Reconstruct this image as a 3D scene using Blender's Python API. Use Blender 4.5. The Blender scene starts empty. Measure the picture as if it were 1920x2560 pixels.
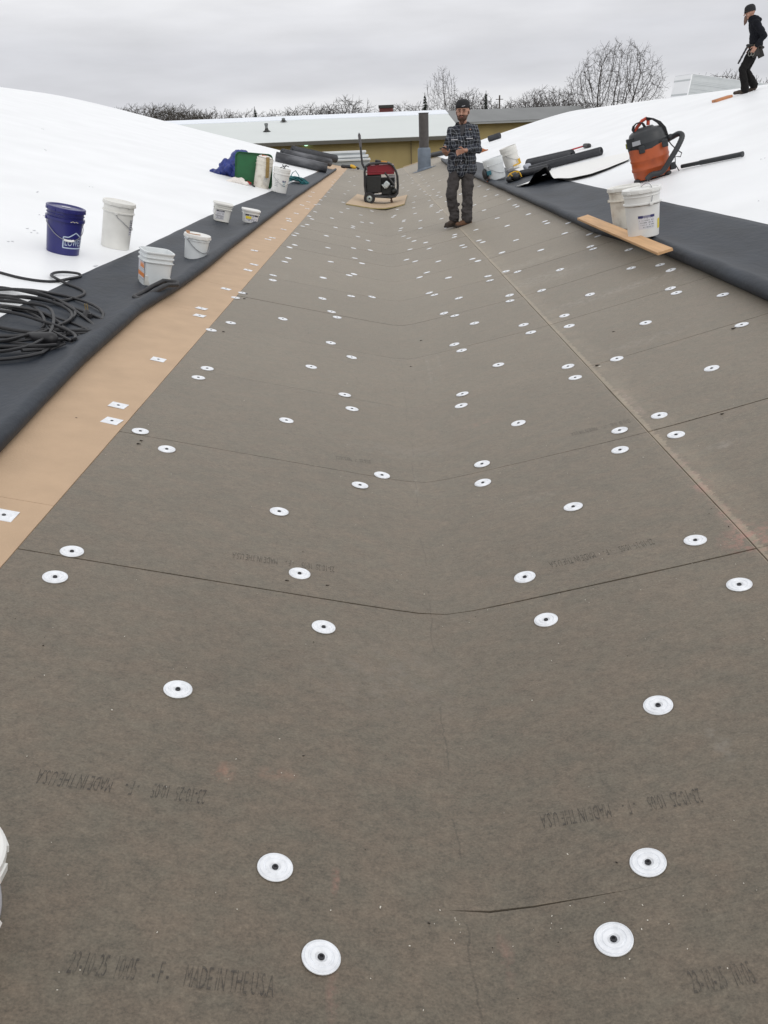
import bpy, math, random
import numpy as np
from mathutils import Vector, Matrix, noise as mnoise
R_ = math.radians
rnd = random.Random(7)
scn = bpy.context.scene
COL = scn.collection

# ------------------------------------------------------------------ camera
F_PX = 2120.0                       # focal length in pixels of the 1920x2560 photograph
PITCH, ROLL, YAW, EYE = R_(23.84), R_(2.3), R_(-0.35), 1.53
def _axes():
    cy, sy = math.cos(YAW), math.sin(YAW)
    fw = Vector((sy*math.cos(PITCH), cy*math.cos(PITCH), -math.sin(PITCH)))
    r = Vector((cy, -sy, 0)); d = fw.cross(r)
    c, s = math.cos(ROLL), math.sin(ROLL)
    return c*r+s*d, -s*r+c*d, fw
AX_R, AX_D, AX_F = _axes()
EYEP = Vector((0, 0, EYE))
cam = bpy.data.cameras.new('camera'); camo = bpy.data.objects.new('camera', cam); COL.objects.link(camo)
cam.sensor_fit = 'VERTICAL'; cam.sensor_height = 24; cam.sensor_width = 18
cam.lens = F_PX/2560*24
cam.clip_start = 0.05; cam.clip_end = 6000
m3 = Matrix((AX_R, -AX_D, -AX_F)).transposed()
camo.matrix_world = Matrix.Translation(EYEP) @ m3.to_4x4()
scn.camera = camo

# ------------------------------------------------------------------ sky, sun, exposure
SUN_EL, SUN_ROT = R_(38), R_(150)
w = bpy.data.worlds.new('World'); scn.world = w; w.use_nodes = True
nt = w.node_tree; nt.nodes.clear()
def wn(t, **k):
    n = nt.nodes.new(t)
    for a, b in k.items(): setattr(n, a, b)
    return n
out = wn('ShaderNodeOutputWorld'); add = wn('ShaderNodeAddShader')
bg1 = wn('ShaderNodeBackground'); bg2 = wn('ShaderNodeBackground')
sky = wn('ShaderNodeTexSky', sky_type='NISHITA', sun_disc=False)
sky.sun_elevation = SUN_EL; sky.sun_rotation = SUN_ROT; sky.air_density = 1.5; sky.dust_density = 6
hsv = wn('ShaderNodeHueSaturation'); hsv.inputs['Saturation'].default_value = 0.25
nt.links.new(sky.outputs[0], hsv.inputs['Color']); nt.links.new(hsv.outputs[0], bg1.inputs[0]); bg1.inputs[1].default_value = 0.05*0.35
tc = wn('ShaderNodeTexCoord'); sep = wn('ShaderNodeSeparateXYZ'); nt.links.new(tc.outputs['Generated'], sep.inputs[0])
mp = wn('ShaderNodeMapping'); mp.inputs['Scale'].default_value = (1.7, 1.7, 8.5); mp.inputs['Rotation'].default_value = (R_(4), R_(-5), 0)
nt.links.new(tc.outputs['Generated'], mp.inputs[0])
n1 = wn('ShaderNodeTexNoise'); n1.inputs['Scale'].default_value = 1.7; n1.inputs['Detail'].default_value = 4; n1.inputs['Roughness'].default_value = 0.46
n1.inputs['Distortion'].default_value = 0.35
nt.links.new(mp.outputs[0], n1.inputs['Vector'])
def wmath(op, a, b, c=None):
    n = wn('ShaderNodeMath', operation=op)
    for i, x in enumerate((a, b, c)):
        if x is None: continue
        if isinstance(x, (int, float)): n.inputs[i].default_value = x
        else: nt.links.new(x, n.inputs[i])
    return n.outputs[0]
el = wmath('MULTIPLY_ADD', wmath('SUBTRACT', n1.outputs[0], 0.5), 0.085, sep.outputs[2])
ramp = wn('ShaderNodeValToRGB'); e = ramp.color_ramp.elements
e[0].position = 0.0; e[0].color = (.92, .925, .94, 1)
e[1].position = 1.0; e[1].color = (1.03, 1.03, 1.04, 1)
for p, c in ((.02, (.90, .905, .925)), (.048, (.75, .76, .80)), (.085, (.71, .72, .765)), (.12, (.83, .835, .87)), (.15, (.97, .975, .99)), (.5, (1.03, 1.03, 1.05))):
    q = e.new(p); q.color = (*c, 1)
nt.links.new(el, ramp.inputs[0])
n2 = wn('ShaderNodeTexNoise'); n2.inputs['Scale'].default_value = 5.0; n2.inputs['Detail'].default_value = 5; nt.links.new(mp.outputs[0], n2.inputs['Vector'])
var = wmath('MULTIPLY_ADD', n2.outputs[0], 0.34, 0.83)
mix = wn('ShaderNodeMix', data_type='RGBA', blend_type='MULTIPLY'); mix.inputs[0].default_value = 1
nt.links.new(ramp.outputs[0], mix.inputs[6]); nt.links.new(var, mix.inputs[7])
nt.links.new(mix.outputs[2], bg2.inputs[0]); bg2.inputs[1].default_value = 0.90
nt.links.new(bg1.outputs[0], add.inputs[0]); nt.links.new(bg2.outputs[0], add.inputs[1]); nt.links.new(add.outputs[0], out.inputs[0])
sl = bpy.data.lights.new('sun', 'SUN'); sl.energy = 0.5; sl.angle = R_(40); sl.color = (1, .97, .93)
so = bpy.data.objects.new('sun', sl); COL.objects.link(so)
sd = Vector((math.sin(SUN_ROT)*math.cos(SUN_EL), math.cos(SUN_ROT)*math.cos(SUN_EL), math.sin(SUN_EL)))
so.rotation_euler = sd.to_track_quat('Z', 'Y').to_euler()
scn.view_settings.view_transform = 'Standard'; scn.view_settings.look = 'None'
scn.view_settings.exposure = 0.0; scn.view_settings.gamma = 1

# ------------------------------------------------------------------ shape of the roof
VX = 0.17                                  # the valley line
BL, BR = -1.22, 1.21                       # left and right ends of the 2.4 m boards
Y0, Y1 = -3.0, 41.5                        # near and far end of the roof
def rp(d, w): return .5*(d+math.sqrt(d*d+w*w))
def Z(x, y=0.0):
    return (.235*rp(VX-x, .07)+.21*rp(x-VX, .07)+.078+.062*rp(x-1.25, .2) + .042*rp(-2-x, .4)+.03*rp(-8-x, 2)-.56*rp(-16-x, 2.5)
            + .015*rp(x-2.3, .4)-.5*rp(x-9.3, 1.0))
def nrm(x):
    return Vector((-(Z(x+.05)-Z(x-.05))/.1, 0, 1)).normalized()
def ray(px, py): return (AX_R*((px-960)/F_PX)+AX_D*((py-1280)/F_PX)+AX_F)
def at(px, py, dz=0.0):
    """the point of the roof (raised by dz) seen at a pixel of the photograph"""
    d = ray(px, py); t = .3; p = EYEP.copy()
    while t < 90:
        q = EYEP+d*t
        if q.z < Z(q.x)+dz:
            lo, hi = t-.06*max(1, t*.05), t
            for _ in range(30):
                m = (lo+hi)/2; q = EYEP+d*m
                if q.z < Z(q.x)+dz: hi = m
                else: lo = m
            return EYEP+d*hi
        t += .05*max(1, t*.05)
    return EYEP+d*60
def away(px, py, dist):
    d = ray(px, py); return EYEP+d*(dist/math.hypot(d.x, d.y))
def mpp(p): return (Vector(p)-EYEP).dot(AX_F)/F_PX       # metres per photograph pixel at a point
def on(x, y, h=0): return Vector((x, y, Z(x)+h))

# ------------------------------------------------------------------ materials
MATS = {}
def mat(name, col, rough=.6, var=0.0, scale=20.0, bump=0.0, bscale=60.0, metal=0.0, spec=.5, col2=None, thr=None, detail=4, stretch=(1, 1, 1), trans=0.0, sss=0.0, emit=None):
    if name in MATS: return MATS[name]
    m = bpy.data.materials.new(name); m.use_nodes = True
    t = m.node_tree; b = t.nodes['Principled BSDF']; L = t.links
    b.inputs['Base Color'].default_value = (*col, 1); b.inputs['Roughness'].default_value = rough
    b.inputs['Metallic'].default_value = metal; b.inputs['Specular IOR Level'].default_value = spec
    if trans: b.inputs['Transmission Weight'].default_value = trans
    if sss:
        b.inputs['Subsurface Weight'].default_value = sss; b.inputs['Subsurface Scale'].default_value = .02
    if emit:
        b.inputs['Emission Color'].default_value = (*emit[0], 1); b.inputs['Emission Strength'].default_value = emit[1]
    tcn = t.nodes.new('ShaderNodeTexCoord'); mpn = t.nodes.new('ShaderNodeMapping'); mpn.inputs['Scale'].default_value = stretch
    L.new(tcn.outputs['Object'], mpn.inputs[0])
    if var or col2:
        n = t.nodes.new('ShaderNodeTexNoise'); n.inputs['Scale'].default_value = scale; n.inputs['Detail'].default_value = detail
        L.new(mpn.outputs[0], n.inputs['Vector'])
        r = t.nodes.new('ShaderNodeValToRGB'); el = r.color_ramp.elements
        lo, hi = thr or (.3, .7)
        el[0].position = lo; el[1].position = hi
        if col2: a, c = col, col2
        else: a = [max(0, x*(1-var)) for x in col]; c = [x*(1+var) for x in col]
        el[0].color = (*a, 1); el[1].color = (*c, 1)
        L.new(n.outputs[0], r.inputs[0]); L.new(r.outputs[0], b.inputs['Base Color'])
    if bump:
        n = t.nodes.new('ShaderNodeTexNoise'); n.inputs['Scale'].default_value = bscale; n.inputs['Detail'].default_value = 5
        L.new(mpn.outputs[0], n.inputs['Vector'])
        bp = t.nodes.new('ShaderNodeBump'); bp.inputs['Strength'].default_value = bump; bp.inputs['Distance'].default_value = .02
        L.new(n.outputs[0], bp.inputs['Height']); L.new(bp.outputs[0], b.inputs['Normal'])
    MATS[name] = m
    return m

# ------------------------------------------------------------------ mesh builder
class MB:
    def __init__(s): s.v = []; s.f = []; s.mi = []; s.M = Matrix.Identity(4)
    def add(s, vs, fs, mi=0):
        o = len(s.v); s.v += [tuple(s.M @ Vector(v)) for v in vs]
        s.f += [tuple(i+o for i in f) for f in fs]; s.mi += [mi]*len(fs); return s
    def box(s, c, d, rot=None, mi=0):
        hx, hy, hz = d[0]/2, d[1]/2, d[2]/2
        vs = [Vector((x, y, z)) for x in (-hx, hx) for y in (-hy, hy) for z in (-hz, hz)]
        if rot is not None: vs = [rot @ v for v in vs]
        c = Vector(c)
        return s.add([v+c for v in vs], [(0, 1, 3, 2), (4, 6, 7, 5), (0, 4, 5, 1), (2, 3, 7, 6), (0, 2, 6, 4), (1, 5, 7, 3)], mi)
    def lathe(s, prof, seg=32, mi=0, a0=0, a1=2*math.pi, c=(0, 0, 0)):
        full = abs(a1-a0-2*math.pi) < 1e-6; n = seg if full else seg+1
        vs = []; fs = []
        for r, z in prof:
            for i in range(n):
                a = a0+(a1-a0)*i/seg; vs.append((c[0]+r*math.cos(a), c[1]+r*math.sin(a), c[2]+z))
        for j in range(len(prof)-1):
            for i in range(seg):
                i2 = (i+1) % n
                fs.append((j*n+i, j*n+i2, (j+1)*n+i2, (j+1)*n+i))
        return s.add(vs, fs, mi)
    def tube(s, path, r, seg=8, mi=0, closed=False, cap=True):
        P = [Vector(p) for p in path]; n = len(P)
        rs = r if isinstance(r, (list, tuple)) else [r]*n
        T = []
        for i in range(n):
            a = P[(i-1) % n] if (closed or i > 0) else P[i]; b = P[(i+1) % n] if (closed or i < n-1) else P[i]
            d = b-a; T.append(d.normalized() if d.length > 1e-9 else Vector((0, 0, 1)))
        u = T[0].orthogonal().normalized(); vs = []; fs = []
        for i in range(n):
            u = (u-T[i]*u.dot(T[i]))
            u = u.normalized() if u.length > 1e-6 else T[i].orthogonal().normalized()
            w_ = T[i].cross(u)
            for k in range(seg):
                a = 2*math.pi*k/seg; vs.append(P[i]+(u*math.cos(a)+w_*math.sin(a))*rs[i])
        m = n if closed else n-1
        for i in range(m):
            i2 = (i+1) % n
            for k in range(seg):
                k2 = (k+1) % seg; fs.append((i*seg+k, i*seg+k2, i2*seg+k2, i2*seg+k))
        if cap and not closed:
            fs.append(tuple(range(seg-1, -1, -1))); fs.append(tuple((n-1)*seg+k for k in range(seg)))
        return s.add(vs, fs, mi)
    def ball(s, c, r, seg=12, rings=8, mi=0):
        rx, ry, rz = r if isinstance(r, (list, tuple)) else (r, r, r); c = Vector(c)
        vs = [c+Vector((0, 0, -rz))]; fs = []
        for j in range(1, rings):
            t = math.pi*j/rings
            for i in range(seg):
                a = 2*math.pi*i/seg
                vs.append(c+Vector((rx*math.sin(t)*math.cos(a), ry*math.sin(t)*math.sin(a), -rz*math.cos(t))))
        vs.append(c+Vector((0, 0, rz)))
        for i in range(seg):
            i2 = (i+1) % seg
            fs.append((0, 1+i2, 1+i)); fs.append((len(vs)-1, 1+(rings-2)*seg+i, 1+(rings-2)*seg+i2))
            for j in range(rings-2):
                fs.append((1+j*seg+i, 1+j*seg+i2, 1+(j+1)*seg+i2, 1+(j+1)*seg+i))
        return s.add(vs, fs, mi)
    def cap(s, p0, r0, p1, r1, seg=14, mi=0):
        """a closed capsule that tapers from r0 to r1"""
        p0, p1 = Vector(p0), Vector(p1); d = p1-p0
        if d.length < 1e-6: return s.ball(p0, r0, seg, 8, mi)
        d.normalize(); pts = []; rs = []
        for k in range(5):
            a = math.pi/2*k/5; pts.append(p0-d*r0*math.cos(a)); rs.append(max(1e-4, r0*math.sin(a)))
        for k in range(6):
            a = math.pi/2*k/5; pts.append(p1+d*r1*math.sin(a)); rs.append(max(1e-4, r1*math.cos(a)))
        return s.tube(pts, rs, seg, mi)
    def grid(s, fn, nu, nv, mi=0, mif=None):
        vs = [fn(i/nu, j/nv) for j in range(nv+1) for i in range(nu+1)]; o = len(s.v)
        s.v += [tuple(s.M @ Vector(v)) for v in vs]
        for j in range(nv):
            for i in range(nu):
                a = o+j*(nu+1)+i; s.f.append((a, a+1, a+nu+2, a+nu+1)); s.mi.append(mif(i, j) if mif else mi)
        return s
    def build(s, name, mats, parent=None, smooth=True, bevel=0, sharp=35):
        me = bpy.data.meshes.new(name); me.from_pydata(s.v, [], s.f)
        mats = mats if isinstance(mats, (list, tuple)) else [mats]
        for m in mats: me.materials.append(m)
        me.polygons.foreach_set('material_index', s.mi)
        if smooth:
            me.polygons.foreach_set('use_smooth', [True]*len(s.f)); me.set_sharp_from_angle(angle=R_(sharp))
        me.update()
        o = bpy.data.objects.new(name, me); COL.objects.link(o)
        if parent is not None: o.parent = parent
        if bevel:
            b = o.modifiers.new('bevel', 'BEVEL'); b.width = bevel; b.segments = 2; b.limit_method = 'ANGLE'
        return o
def tag(o, label=None, cat=None, group=None, kind=None):
    for k, v in (('label', label), ('category', cat), ('group', group), ('kind', kind)):
        if v: o[k] = v
    return o
def empty(name, M=None, label=None, cat=None, group=None):
    o = bpy.data.objects.new(name, None); COL.objects.link(o); o.empty_display_size = .1
    if M is not None: o.matrix_world = M
    return tag(o, label, cat, group)
def seat(p, yaw=0, tilt=1.0, dz=0.0):
    """frame standing on the roof at p, leaning with the slope"""
    n = Vector((0, 0, 1)).lerp(nrm(p.x), tilt).normalized()
    x = (Vector((1, 0, 0))-n*n.x).normalized(); y = n.cross(x)
    m = Matrix((x, y, n)).transposed().to_4x4()
    return Matrix.Translation(Vector((p.x, p.y, Z(p.x)+dz))) @ m @ Matrix.Rotation(yaw, 4, 'Z')
def facing(p):
    """upright frame whose x axis runs across the line of sight"""
    d = Vector((p.x, p.y, 0)).normalized()
    return Matrix.Translation(p) @ Matrix((Vector((d.y, -d.x, 0)), d, Vector((0, 0, 1)))).transposed().to_4x4()
def baked(mb, name, mats, parent, voxel, smooth=4, wrinkle=0, wscale=.06, fac=.5):
    """join overlapping closed shapes into one continuous skin"""
    o = mb.build(name, mats, None)
    r = o.modifiers.new('r', 'REMESH'); r.mode = 'VOXEL'; r.voxel_size = voxel; r.use_smooth_shade = True
    if smooth:
        s = o.modifiers.new('s', 'SMOOTH'); s.iterations = smooth; s.factor = fac
    if wrinkle:
        tx = bpy.data.textures.new(name, 'CLOUDS'); tx.noise_scale = wscale; tx.noise_depth = 2
        d = o.modifiers.new('d', 'DISPLACE'); d.texture = tx; d.strength = wrinkle; d.mid_level = .5
    dg = bpy.context.evaluated_depsgraph_get(); dg.update()
    me = bpy.data.meshes.new_from_object(o.evaluated_get(dg)); me.name = name
    old = o.data; o.modifiers.clear(); o.data = me; bpy.data.meshes.remove(old)
    me.polygons.foreach_set('use_smooth', [True]*len(me.polygons))
    if parent is not None: o.parent = parent
    return o
def nz(x, y, s, seed=0): return mnoise.noise(Vector((x*s+seed*7.3, y*s-seed*3.1, seed*1.7)))
def poly(pts):
    """interpolate a polyline of (key, value) by key"""
    pts = sorted(pts)
    def f(k):
        if k <= pts[0][0]: a, b = pts[0], pts[1]
        elif k >= pts[-1][0]: a, b = pts[-2], pts[-1]
        else:
            for a, b in zip(pts, pts[1:]):
                if a[0] <= k <= b[0]: break
        return a[1]+(b[1]-a[1])*(k-a[0])/(b[0]-a[0])
    return f

# ================================================================== GROUND AND ROOF
GZ = -5.0
g = MB(); g.grid(lambda u, v: ((u-.5)*5000, -600+v*5000, GZ), 40, 40)
tag(g.build('ground', mat('winter_ground', (.13, .115, .075), .9, .3, .05, detail=8)), kind='structure')

def board_material():
    m = bpy.data.materials.new('gypsum_board'); m.use_nodes = True; t = m.node_tree; L = t.links; b = t.nodes['Principled BSDF']
    def N(ty, **k):
        n = t.nodes.new(ty)
        for a, v in k.items(): setattr(n, a, v)
        return n
    def mth(op, a, b_=None, c=None, clamp=False):
        n = N('ShaderNodeMath', operation=op); n.use_clamp = clamp
        for i, x in enumerate((a, b_, c)):
            if x is None: continue
            if isinstance(x, (int, float)): n.inputs[i].default_value = x
            else: L.new(x, n.inputs[i])
        return n.outputs[0]
    tcn = N('ShaderNodeTexCoord'); P = tcn.outputs['Object']; sp = N('ShaderNodeSeparateXYZ'); L.new(P, sp.inputs[0])
    def noise(scale, detail=4, rough=.55, st=(1, 1, 1)):
        mpn = N('ShaderNodeMapping'); mpn.inputs['Scale'].default_value = st; L.new(P, mpn.inputs[0])
        n = N('ShaderNodeTexNoise'); n.inputs['Scale'].default_value = scale; n.inputs['Detail'].default_value = detail; n.inputs['Roughness'].default_value = rough
        L.new(mpn.outputs[0], n.inputs['Vector']); return n.outputs[0]
    fine = noise(190, 3, .7, (.85, 1, 1)); mid = noise(60, 5, .7, (.75, 1, 1)); big = noise(2.2, 5, .6); wide = noise(.35, 3)
    v = mth('ADD', mth('MULTIPLY_ADD', mth('SUBTRACT', fine, .5), 1.5, 1.0), mth('MULTIPLY', mth('SUBTRACT', mid, .5), 1.15))
    v = mth('ADD', v, mth('MULTIPLY', mth('SUBTRACT', noise(21, 4, .65, (.8, 1, 1)), .5), .55))
    v = mth('ADD', v, mth('MULTIPLY', mth('SUBTRACT', big, .5), .34))
    v = mth('ADD', v, mth('MULTIPLY', mth('SUBTRACT', wide, .5), .3))
    at_ = N('ShaderNodeAttribute', attribute_name='board'); v = mth('MULTIPLY', v, at_.outputs['Fac'])
    # pale dusty scuffs, mostly on the right-hand slope
    sc = mth('MULTIPLY', mth('SUBTRACT', noise(1.6, 6, .68, (1, .8, 1)), .56, clamp=True), 3.6, clamp=True)
    sc = mth('MULTIPLY', sc, mth('SUBTRACT', mth('MULTIPLY', noise(9, 4, .7, (.4, 1.5, 1)), 2.2), .7, clamp=True), clamp=True)
    rightw = mth('MULTIPLY_ADD', sp.outputs[0], .5, .45, clamp=True)
    v = mth('ADD', v, mth('MULTIPLY', mth('MULTIPLY', sc, rightw), .55))
    # dust gathered along the long seam
    sd_ = mth('SUBTRACT', 1.0, mth('MULTIPLY', mth('ABSOLUTE', mth('SUBTRACT', sp.outputs[0], BR+.06)), 9.0), clamp=True)
    v = mth('ADD', v, mth('MULTIPLY', mth('MULTIPLY', sd_, mth('MULTIPLY_ADD', noise(7, 4), 2.0, -.55, clamp=True)), .55))
    edge = mth('MULTIPLY', mth('GREATER_THAN', sp.outputs[0], BR-.004), mth('LESS_THAN', sp.outputs[0], mth('MULTIPLY_ADD', noise(24, 7, .8, (.3, 1, 1)), .11, BR-.030)))
    v = mth('ADD', v, mth('MULTIPLY', edge, mth('MULTIPLY_ADD', noise(5, 3), 1.3, .15)))
    # crack along the valley fold
    xc = mth('MULTIPLY_ADD', mth('SUBTRACT', noise(2.0, 8, .75, (0.001, 1, .001)), .5), .09, sp.outputs[0])
    ck = mth('LESS_THAN', mth('ABSOLUTE', mth('SUBTRACT', xc, VX-.04)), .0022)
    ck = mth('MULTIPLY', ck, mth('GREATER_THAN', noise(2.6, 3, .5, (.2, 1, 1)), .5))
    v = mth('MULTIPLY', v, mth('MULTIPLY_ADD', ck, -.27, 1.0))
    # colour: grey-brown, drifting between warm and cool mottles
    cr = N('ShaderNodeValToRGB'); cr.color_ramp.elements[0].position = .36; cr.color_ramp.elements[1].position = .64
    cr.color_ramp.elements[0].color = (.113, .0962, .071, 1); cr.color_ramp.elements[1].color = (.128, .1010, .073, 1)
    L.new(noise(14, 4, .6, (.6, 1, 1)), cr.inputs[0])
    mx = N('ShaderNodeMix', data_type='RGBA', blend_type='MULTIPLY'); mx.inputs[0].default_value = 1
    L.new(cr.outputs[0], mx.inputs[6]); L.new(v, mx.inputs[7])
    # marking paint smudges
    col = mx.outputs[2]
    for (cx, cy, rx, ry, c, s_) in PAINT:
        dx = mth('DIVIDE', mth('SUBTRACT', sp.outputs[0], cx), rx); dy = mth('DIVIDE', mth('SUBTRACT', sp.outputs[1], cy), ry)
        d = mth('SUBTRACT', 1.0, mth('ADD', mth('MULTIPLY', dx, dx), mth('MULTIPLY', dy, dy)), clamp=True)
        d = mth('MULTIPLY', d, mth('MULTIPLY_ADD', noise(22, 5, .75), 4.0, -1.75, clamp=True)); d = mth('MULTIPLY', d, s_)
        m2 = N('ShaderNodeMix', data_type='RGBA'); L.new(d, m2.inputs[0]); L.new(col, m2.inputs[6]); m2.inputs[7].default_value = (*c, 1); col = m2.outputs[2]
    L.new(col, b.inputs['Base Color'])
    b.inputs['Roughness'].default_value = .6; b.inputs['Specular IOR Level'].default_value = .5; b.inputs['Sheen Weight'].default_value = .35; b.inputs['Sheen Roughness'].default_value = .45; b.inputs['Sheen Tint'].default_value = (1, .93, .80, 1)
    bp = N('ShaderNodeBump'); bp.inputs['Strength'].default_value = .28; bp.inputs['Distance'].default_value = .004
    L.new(mth('ADD', fine, mth('MULTIPLY', mid, .8)), bp.inputs['Height']); L.new(bp.outputs[0], b.inputs['Normal'])
    return m
PAINT = []
for (px, py, rx, ry, c, s_) in ((1885, 1345, .13, .12, (.42, .17, .14), .75), (1752, 1212, .05, .09, (.40, .19, .16), .6), (560, 1935, .035, .05, (.38, .19, .13), .55), (690, 1935, .06, .03, (.36, .19, .13), .4),
                                (1822, 1290, .04, .25, (.42, .22, .18), .6), (1712, 1165, .035, .25, (.40, .25, .21), .5), (1580, 1010, .03, .4, (.36, .26, .22), .5), (1500, 1190, .10, .03, (.3, .19, .14), .25), (1200, 1060, .12, .05, (.33, .18, .13), .4), (838, 2200, .012, .06, (.36, .17, .13), .6), (1265, 2390, .02, .08, (.33, .18, .14), .4), (832, 2480, .015, .07, (.3, .15, .12), .5),
        (1072, 925, .015, .45, (.23, .21, .18), .8), (1098, 905, .014, .40, (.23, .21, .18), .7), (1040, 1215, .012, .16, (.24, .22, .19), .7), (1800, 1850, .03, .09, (.22, .2, .17), .7), (1810, 1112, .10, .05, (.27, .24, .21), .8), (1330, 1245, .12, .05, (.2, .18, .15), .6),
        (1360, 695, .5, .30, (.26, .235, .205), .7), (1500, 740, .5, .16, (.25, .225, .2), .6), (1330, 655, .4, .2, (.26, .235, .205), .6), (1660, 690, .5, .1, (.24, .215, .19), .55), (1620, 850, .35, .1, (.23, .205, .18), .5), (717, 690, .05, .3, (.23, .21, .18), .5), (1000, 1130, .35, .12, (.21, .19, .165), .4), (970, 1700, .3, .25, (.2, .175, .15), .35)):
    p = at(px, py); PAINT.append((p.x, p.y, rx, ry, c, s_))
BOARD = board_material()

def boards(xa, xb, rows, name, seamgap, seed, matl, nu=26, nv=10, lift=0.0, jag=1.0, both=True):
    mb = MB(); shade = []
    for k, (ya, yb) in enumerate(rows):
        sh = 1+rnd.uniform(-.07, .07)
        tx, ty = rnd.uniform(-.0015, .0015), rnd.uniform(-.0015, .0015)
        if k in (2, 3): tx = ty = 0; sh = 1.0
        def fn(u, v, ya=ya, yb=yb, tx=tx, ty=ty, k=k):
            x0, x1 = xa, xb
            if jag:
                yy = ya+(yb-ya)*v
                x0 += .0015*jag*nz(yy, 0, 6, seed+3); x1 -= (.0016+.003*nz(yy, 1, 4, seed+5))*jag
            x = x0+(x1-x0)*u
            gl = seamgap(x, k); gh = seamgap(x, k+1)
            y = (ya+gl)+((yb-gh)-(ya+gl))*v
            return (x, y, Z(x)+lift+tx*(u-.5)+ty*(v-.5))
        o = len(mb.f); mb.grid(fn, nu, nv)
        # board edges going down
        base = len(mb.v)-(nu+1)*(nv+1)
        rim = [base+i for i in range(nu+1)]+[base+j*(nu+1)+nu for j in range(1, nv+1)]+[base+nv*(nu+1)+i for i in range(nu-1, -1, -1)]+[base+j*(nu+1) for j in range(nv-1, 0, -1)]
        lo = len(mb.v); mb.v += [(mb.v[i][0], mb.v[i][1], mb.v[i][2]-.014) for i in rim]
        n = len(rim)
        for i in range(n): mb.f.append((rim[(i+1) % n], rim[i], lo+i, lo+(i+1) % n)); mb.mi.append(0)
        shade += [sh]*(len(mb.f)-o)
    ob = mb.build(name, matl, None, smooth=True, sharp=25)
    a = ob.data.attributes.new('board', 'FLOAT', 'FACE'); a.data.foreach_set('value', shade)
    return tag(ob, kind='structure')
SEAM0, PIT = 1.29, 1.215
rows = [(SEAM0+(k-3)*PIT, SEAM0+(k-2)*PIT) for k in range(36)]
rows = [(a, min(b, Y1-.4)) for a, b in rows if a < Y1-1]
def gap_main(x, k):
    h = .5+.5*nz(x, k*3.7, 1.1, 11)
    g_ = .0013+.0034*max(0, h-.1)*(1.0 if k % 2 == 0 else .35+.8*abs(nz(k, 1, .7, 2)))
    if k == 3: return .00002+(.0028*max(0, min(1, (x-.10)*25, (.50-x)*3.5)))
    if k == 4: g_ = .0030 if (x < .12 or x > .32) else .0012
    return g_+.0007*nz(x, k, 16, 4)
BOARDS_OBJ = boards(BL, BR, rows, 'roof_boards', gap_main, 0, BOARD)
boards(BR+.004, 3.9, rows, 'roof_boards', lambda x, k: .0008+.003*max(0, nz(x, k*2.3, .8, 21)+.15), 9, BOARD, nu=18, jag=.3)
TAN = mat('fibreboard', (.48, .34, .222), .75, .06, 6, .12, 90, detail=7)
boards(-2.9, BL-.002, [(a+.35, b+.35) for a, b in rows if b < Y1-1], 'fibreboard_strip', lambda x, k: .0006+.0012*max(0, nz(x, k, 1, 31)+.3), 15, TAN, nu=10, nv=6, jag=.5, lift=.0012)
tb = MB(); tb.grid(lambda u, v: on(1.25+u*1.6, Y1-.42+v*.45, .012), 8, 2)
tag(tb.build('fibreboard_strip', TAN), kind='structure')
dk = MB(); dk.grid(lambda u, v: on(-3.2+u*7.4, Y0+(Y1-Y0-.05)*v, -.022), 60, 4)
tag(dk.build('roof_deck', mat('dark_gap', (.03, .027, .022), .9, .2, 8)), kind='structure')

WHITE = mat('white_membrane', (.83, .845, .86), .45, .035, 1.1, .05, 3.0, spec=.35, detail=8)
def white_roof(xs, name, side):
    mb = MB(); ny = 44
    lift = .010
    def fn(i, j):
        x = xs[i]; y = Y0+(Y1-Y0)*j/ny
        return Vector((x, y, Z(x)+lift+.006*nz(x, y, .5, 3)*min(1, abs(x-xs[0])*2)))
    n = len(xs)
    vs = [fn(i, j) for j in range(ny+1) for i in range(n)]
    fs = [(j*n+i, j*n+i+1, (j+1)*n+i+1, (j+1)*n+i) for j in range(ny) for i in range(n-1)]
    if side < 0: fs = [f[::-1] for f in fs]
    mb.add(vs, fs)
    # roof edge turned down at the far end
    top = [ny*n+i for i in range(n)]; b = len(mb.v)
    mb.v += [(mb.v[i][0], mb.v[i][1]+.004, mb.v[i][2]-.16) for i in top]
    for i in range(n-1): mb.f.append((top[i], top[i+1], b+i+1, b+i)); mb.mi.append(0)
    return tag(mb.build(name, WHITE, sharp=60), kind='structure')
white_roof([-2.0-.25*i for i in range(12)]+[-5-.5*i for i in range(50)], 'white_roof', -1)
WROOF = white_roof([2.72+.18*i for i in range(14)]+[5.06+.4*i for i in range(45)], 'white_roof', 1)
# the walls under our own roof
wl = MB()
xs = [-29.5+i*.5 for i in range(int(51.5/.5)+1)]
for yy in (Y0+.02, Y1-.06):
    vs = [(x, yy, Z(x)-.04) for x in xs]+[(x, yy, GZ) for x in xs]; n = len(xs)
    wl.add(vs, [(i, i+1, n+i+1, n+i) for i in range(n-1)])
for x in (xs[0], xs[-1]):
    wl.add([(x, Y0, Z(x)), (x, Y1-.06, Z(x)), (x, Y1-.06, GZ), (x, Y0, GZ)], [(0, 1, 2, 3)])
TANWALL = mat('tan_wall', (.36, .285, .125), .7, .12, .8, detail=8, stretch=(1, 1, .4))
tag(wl.build('roof_walls', TANWALL, smooth=False), kind='structure')

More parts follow.
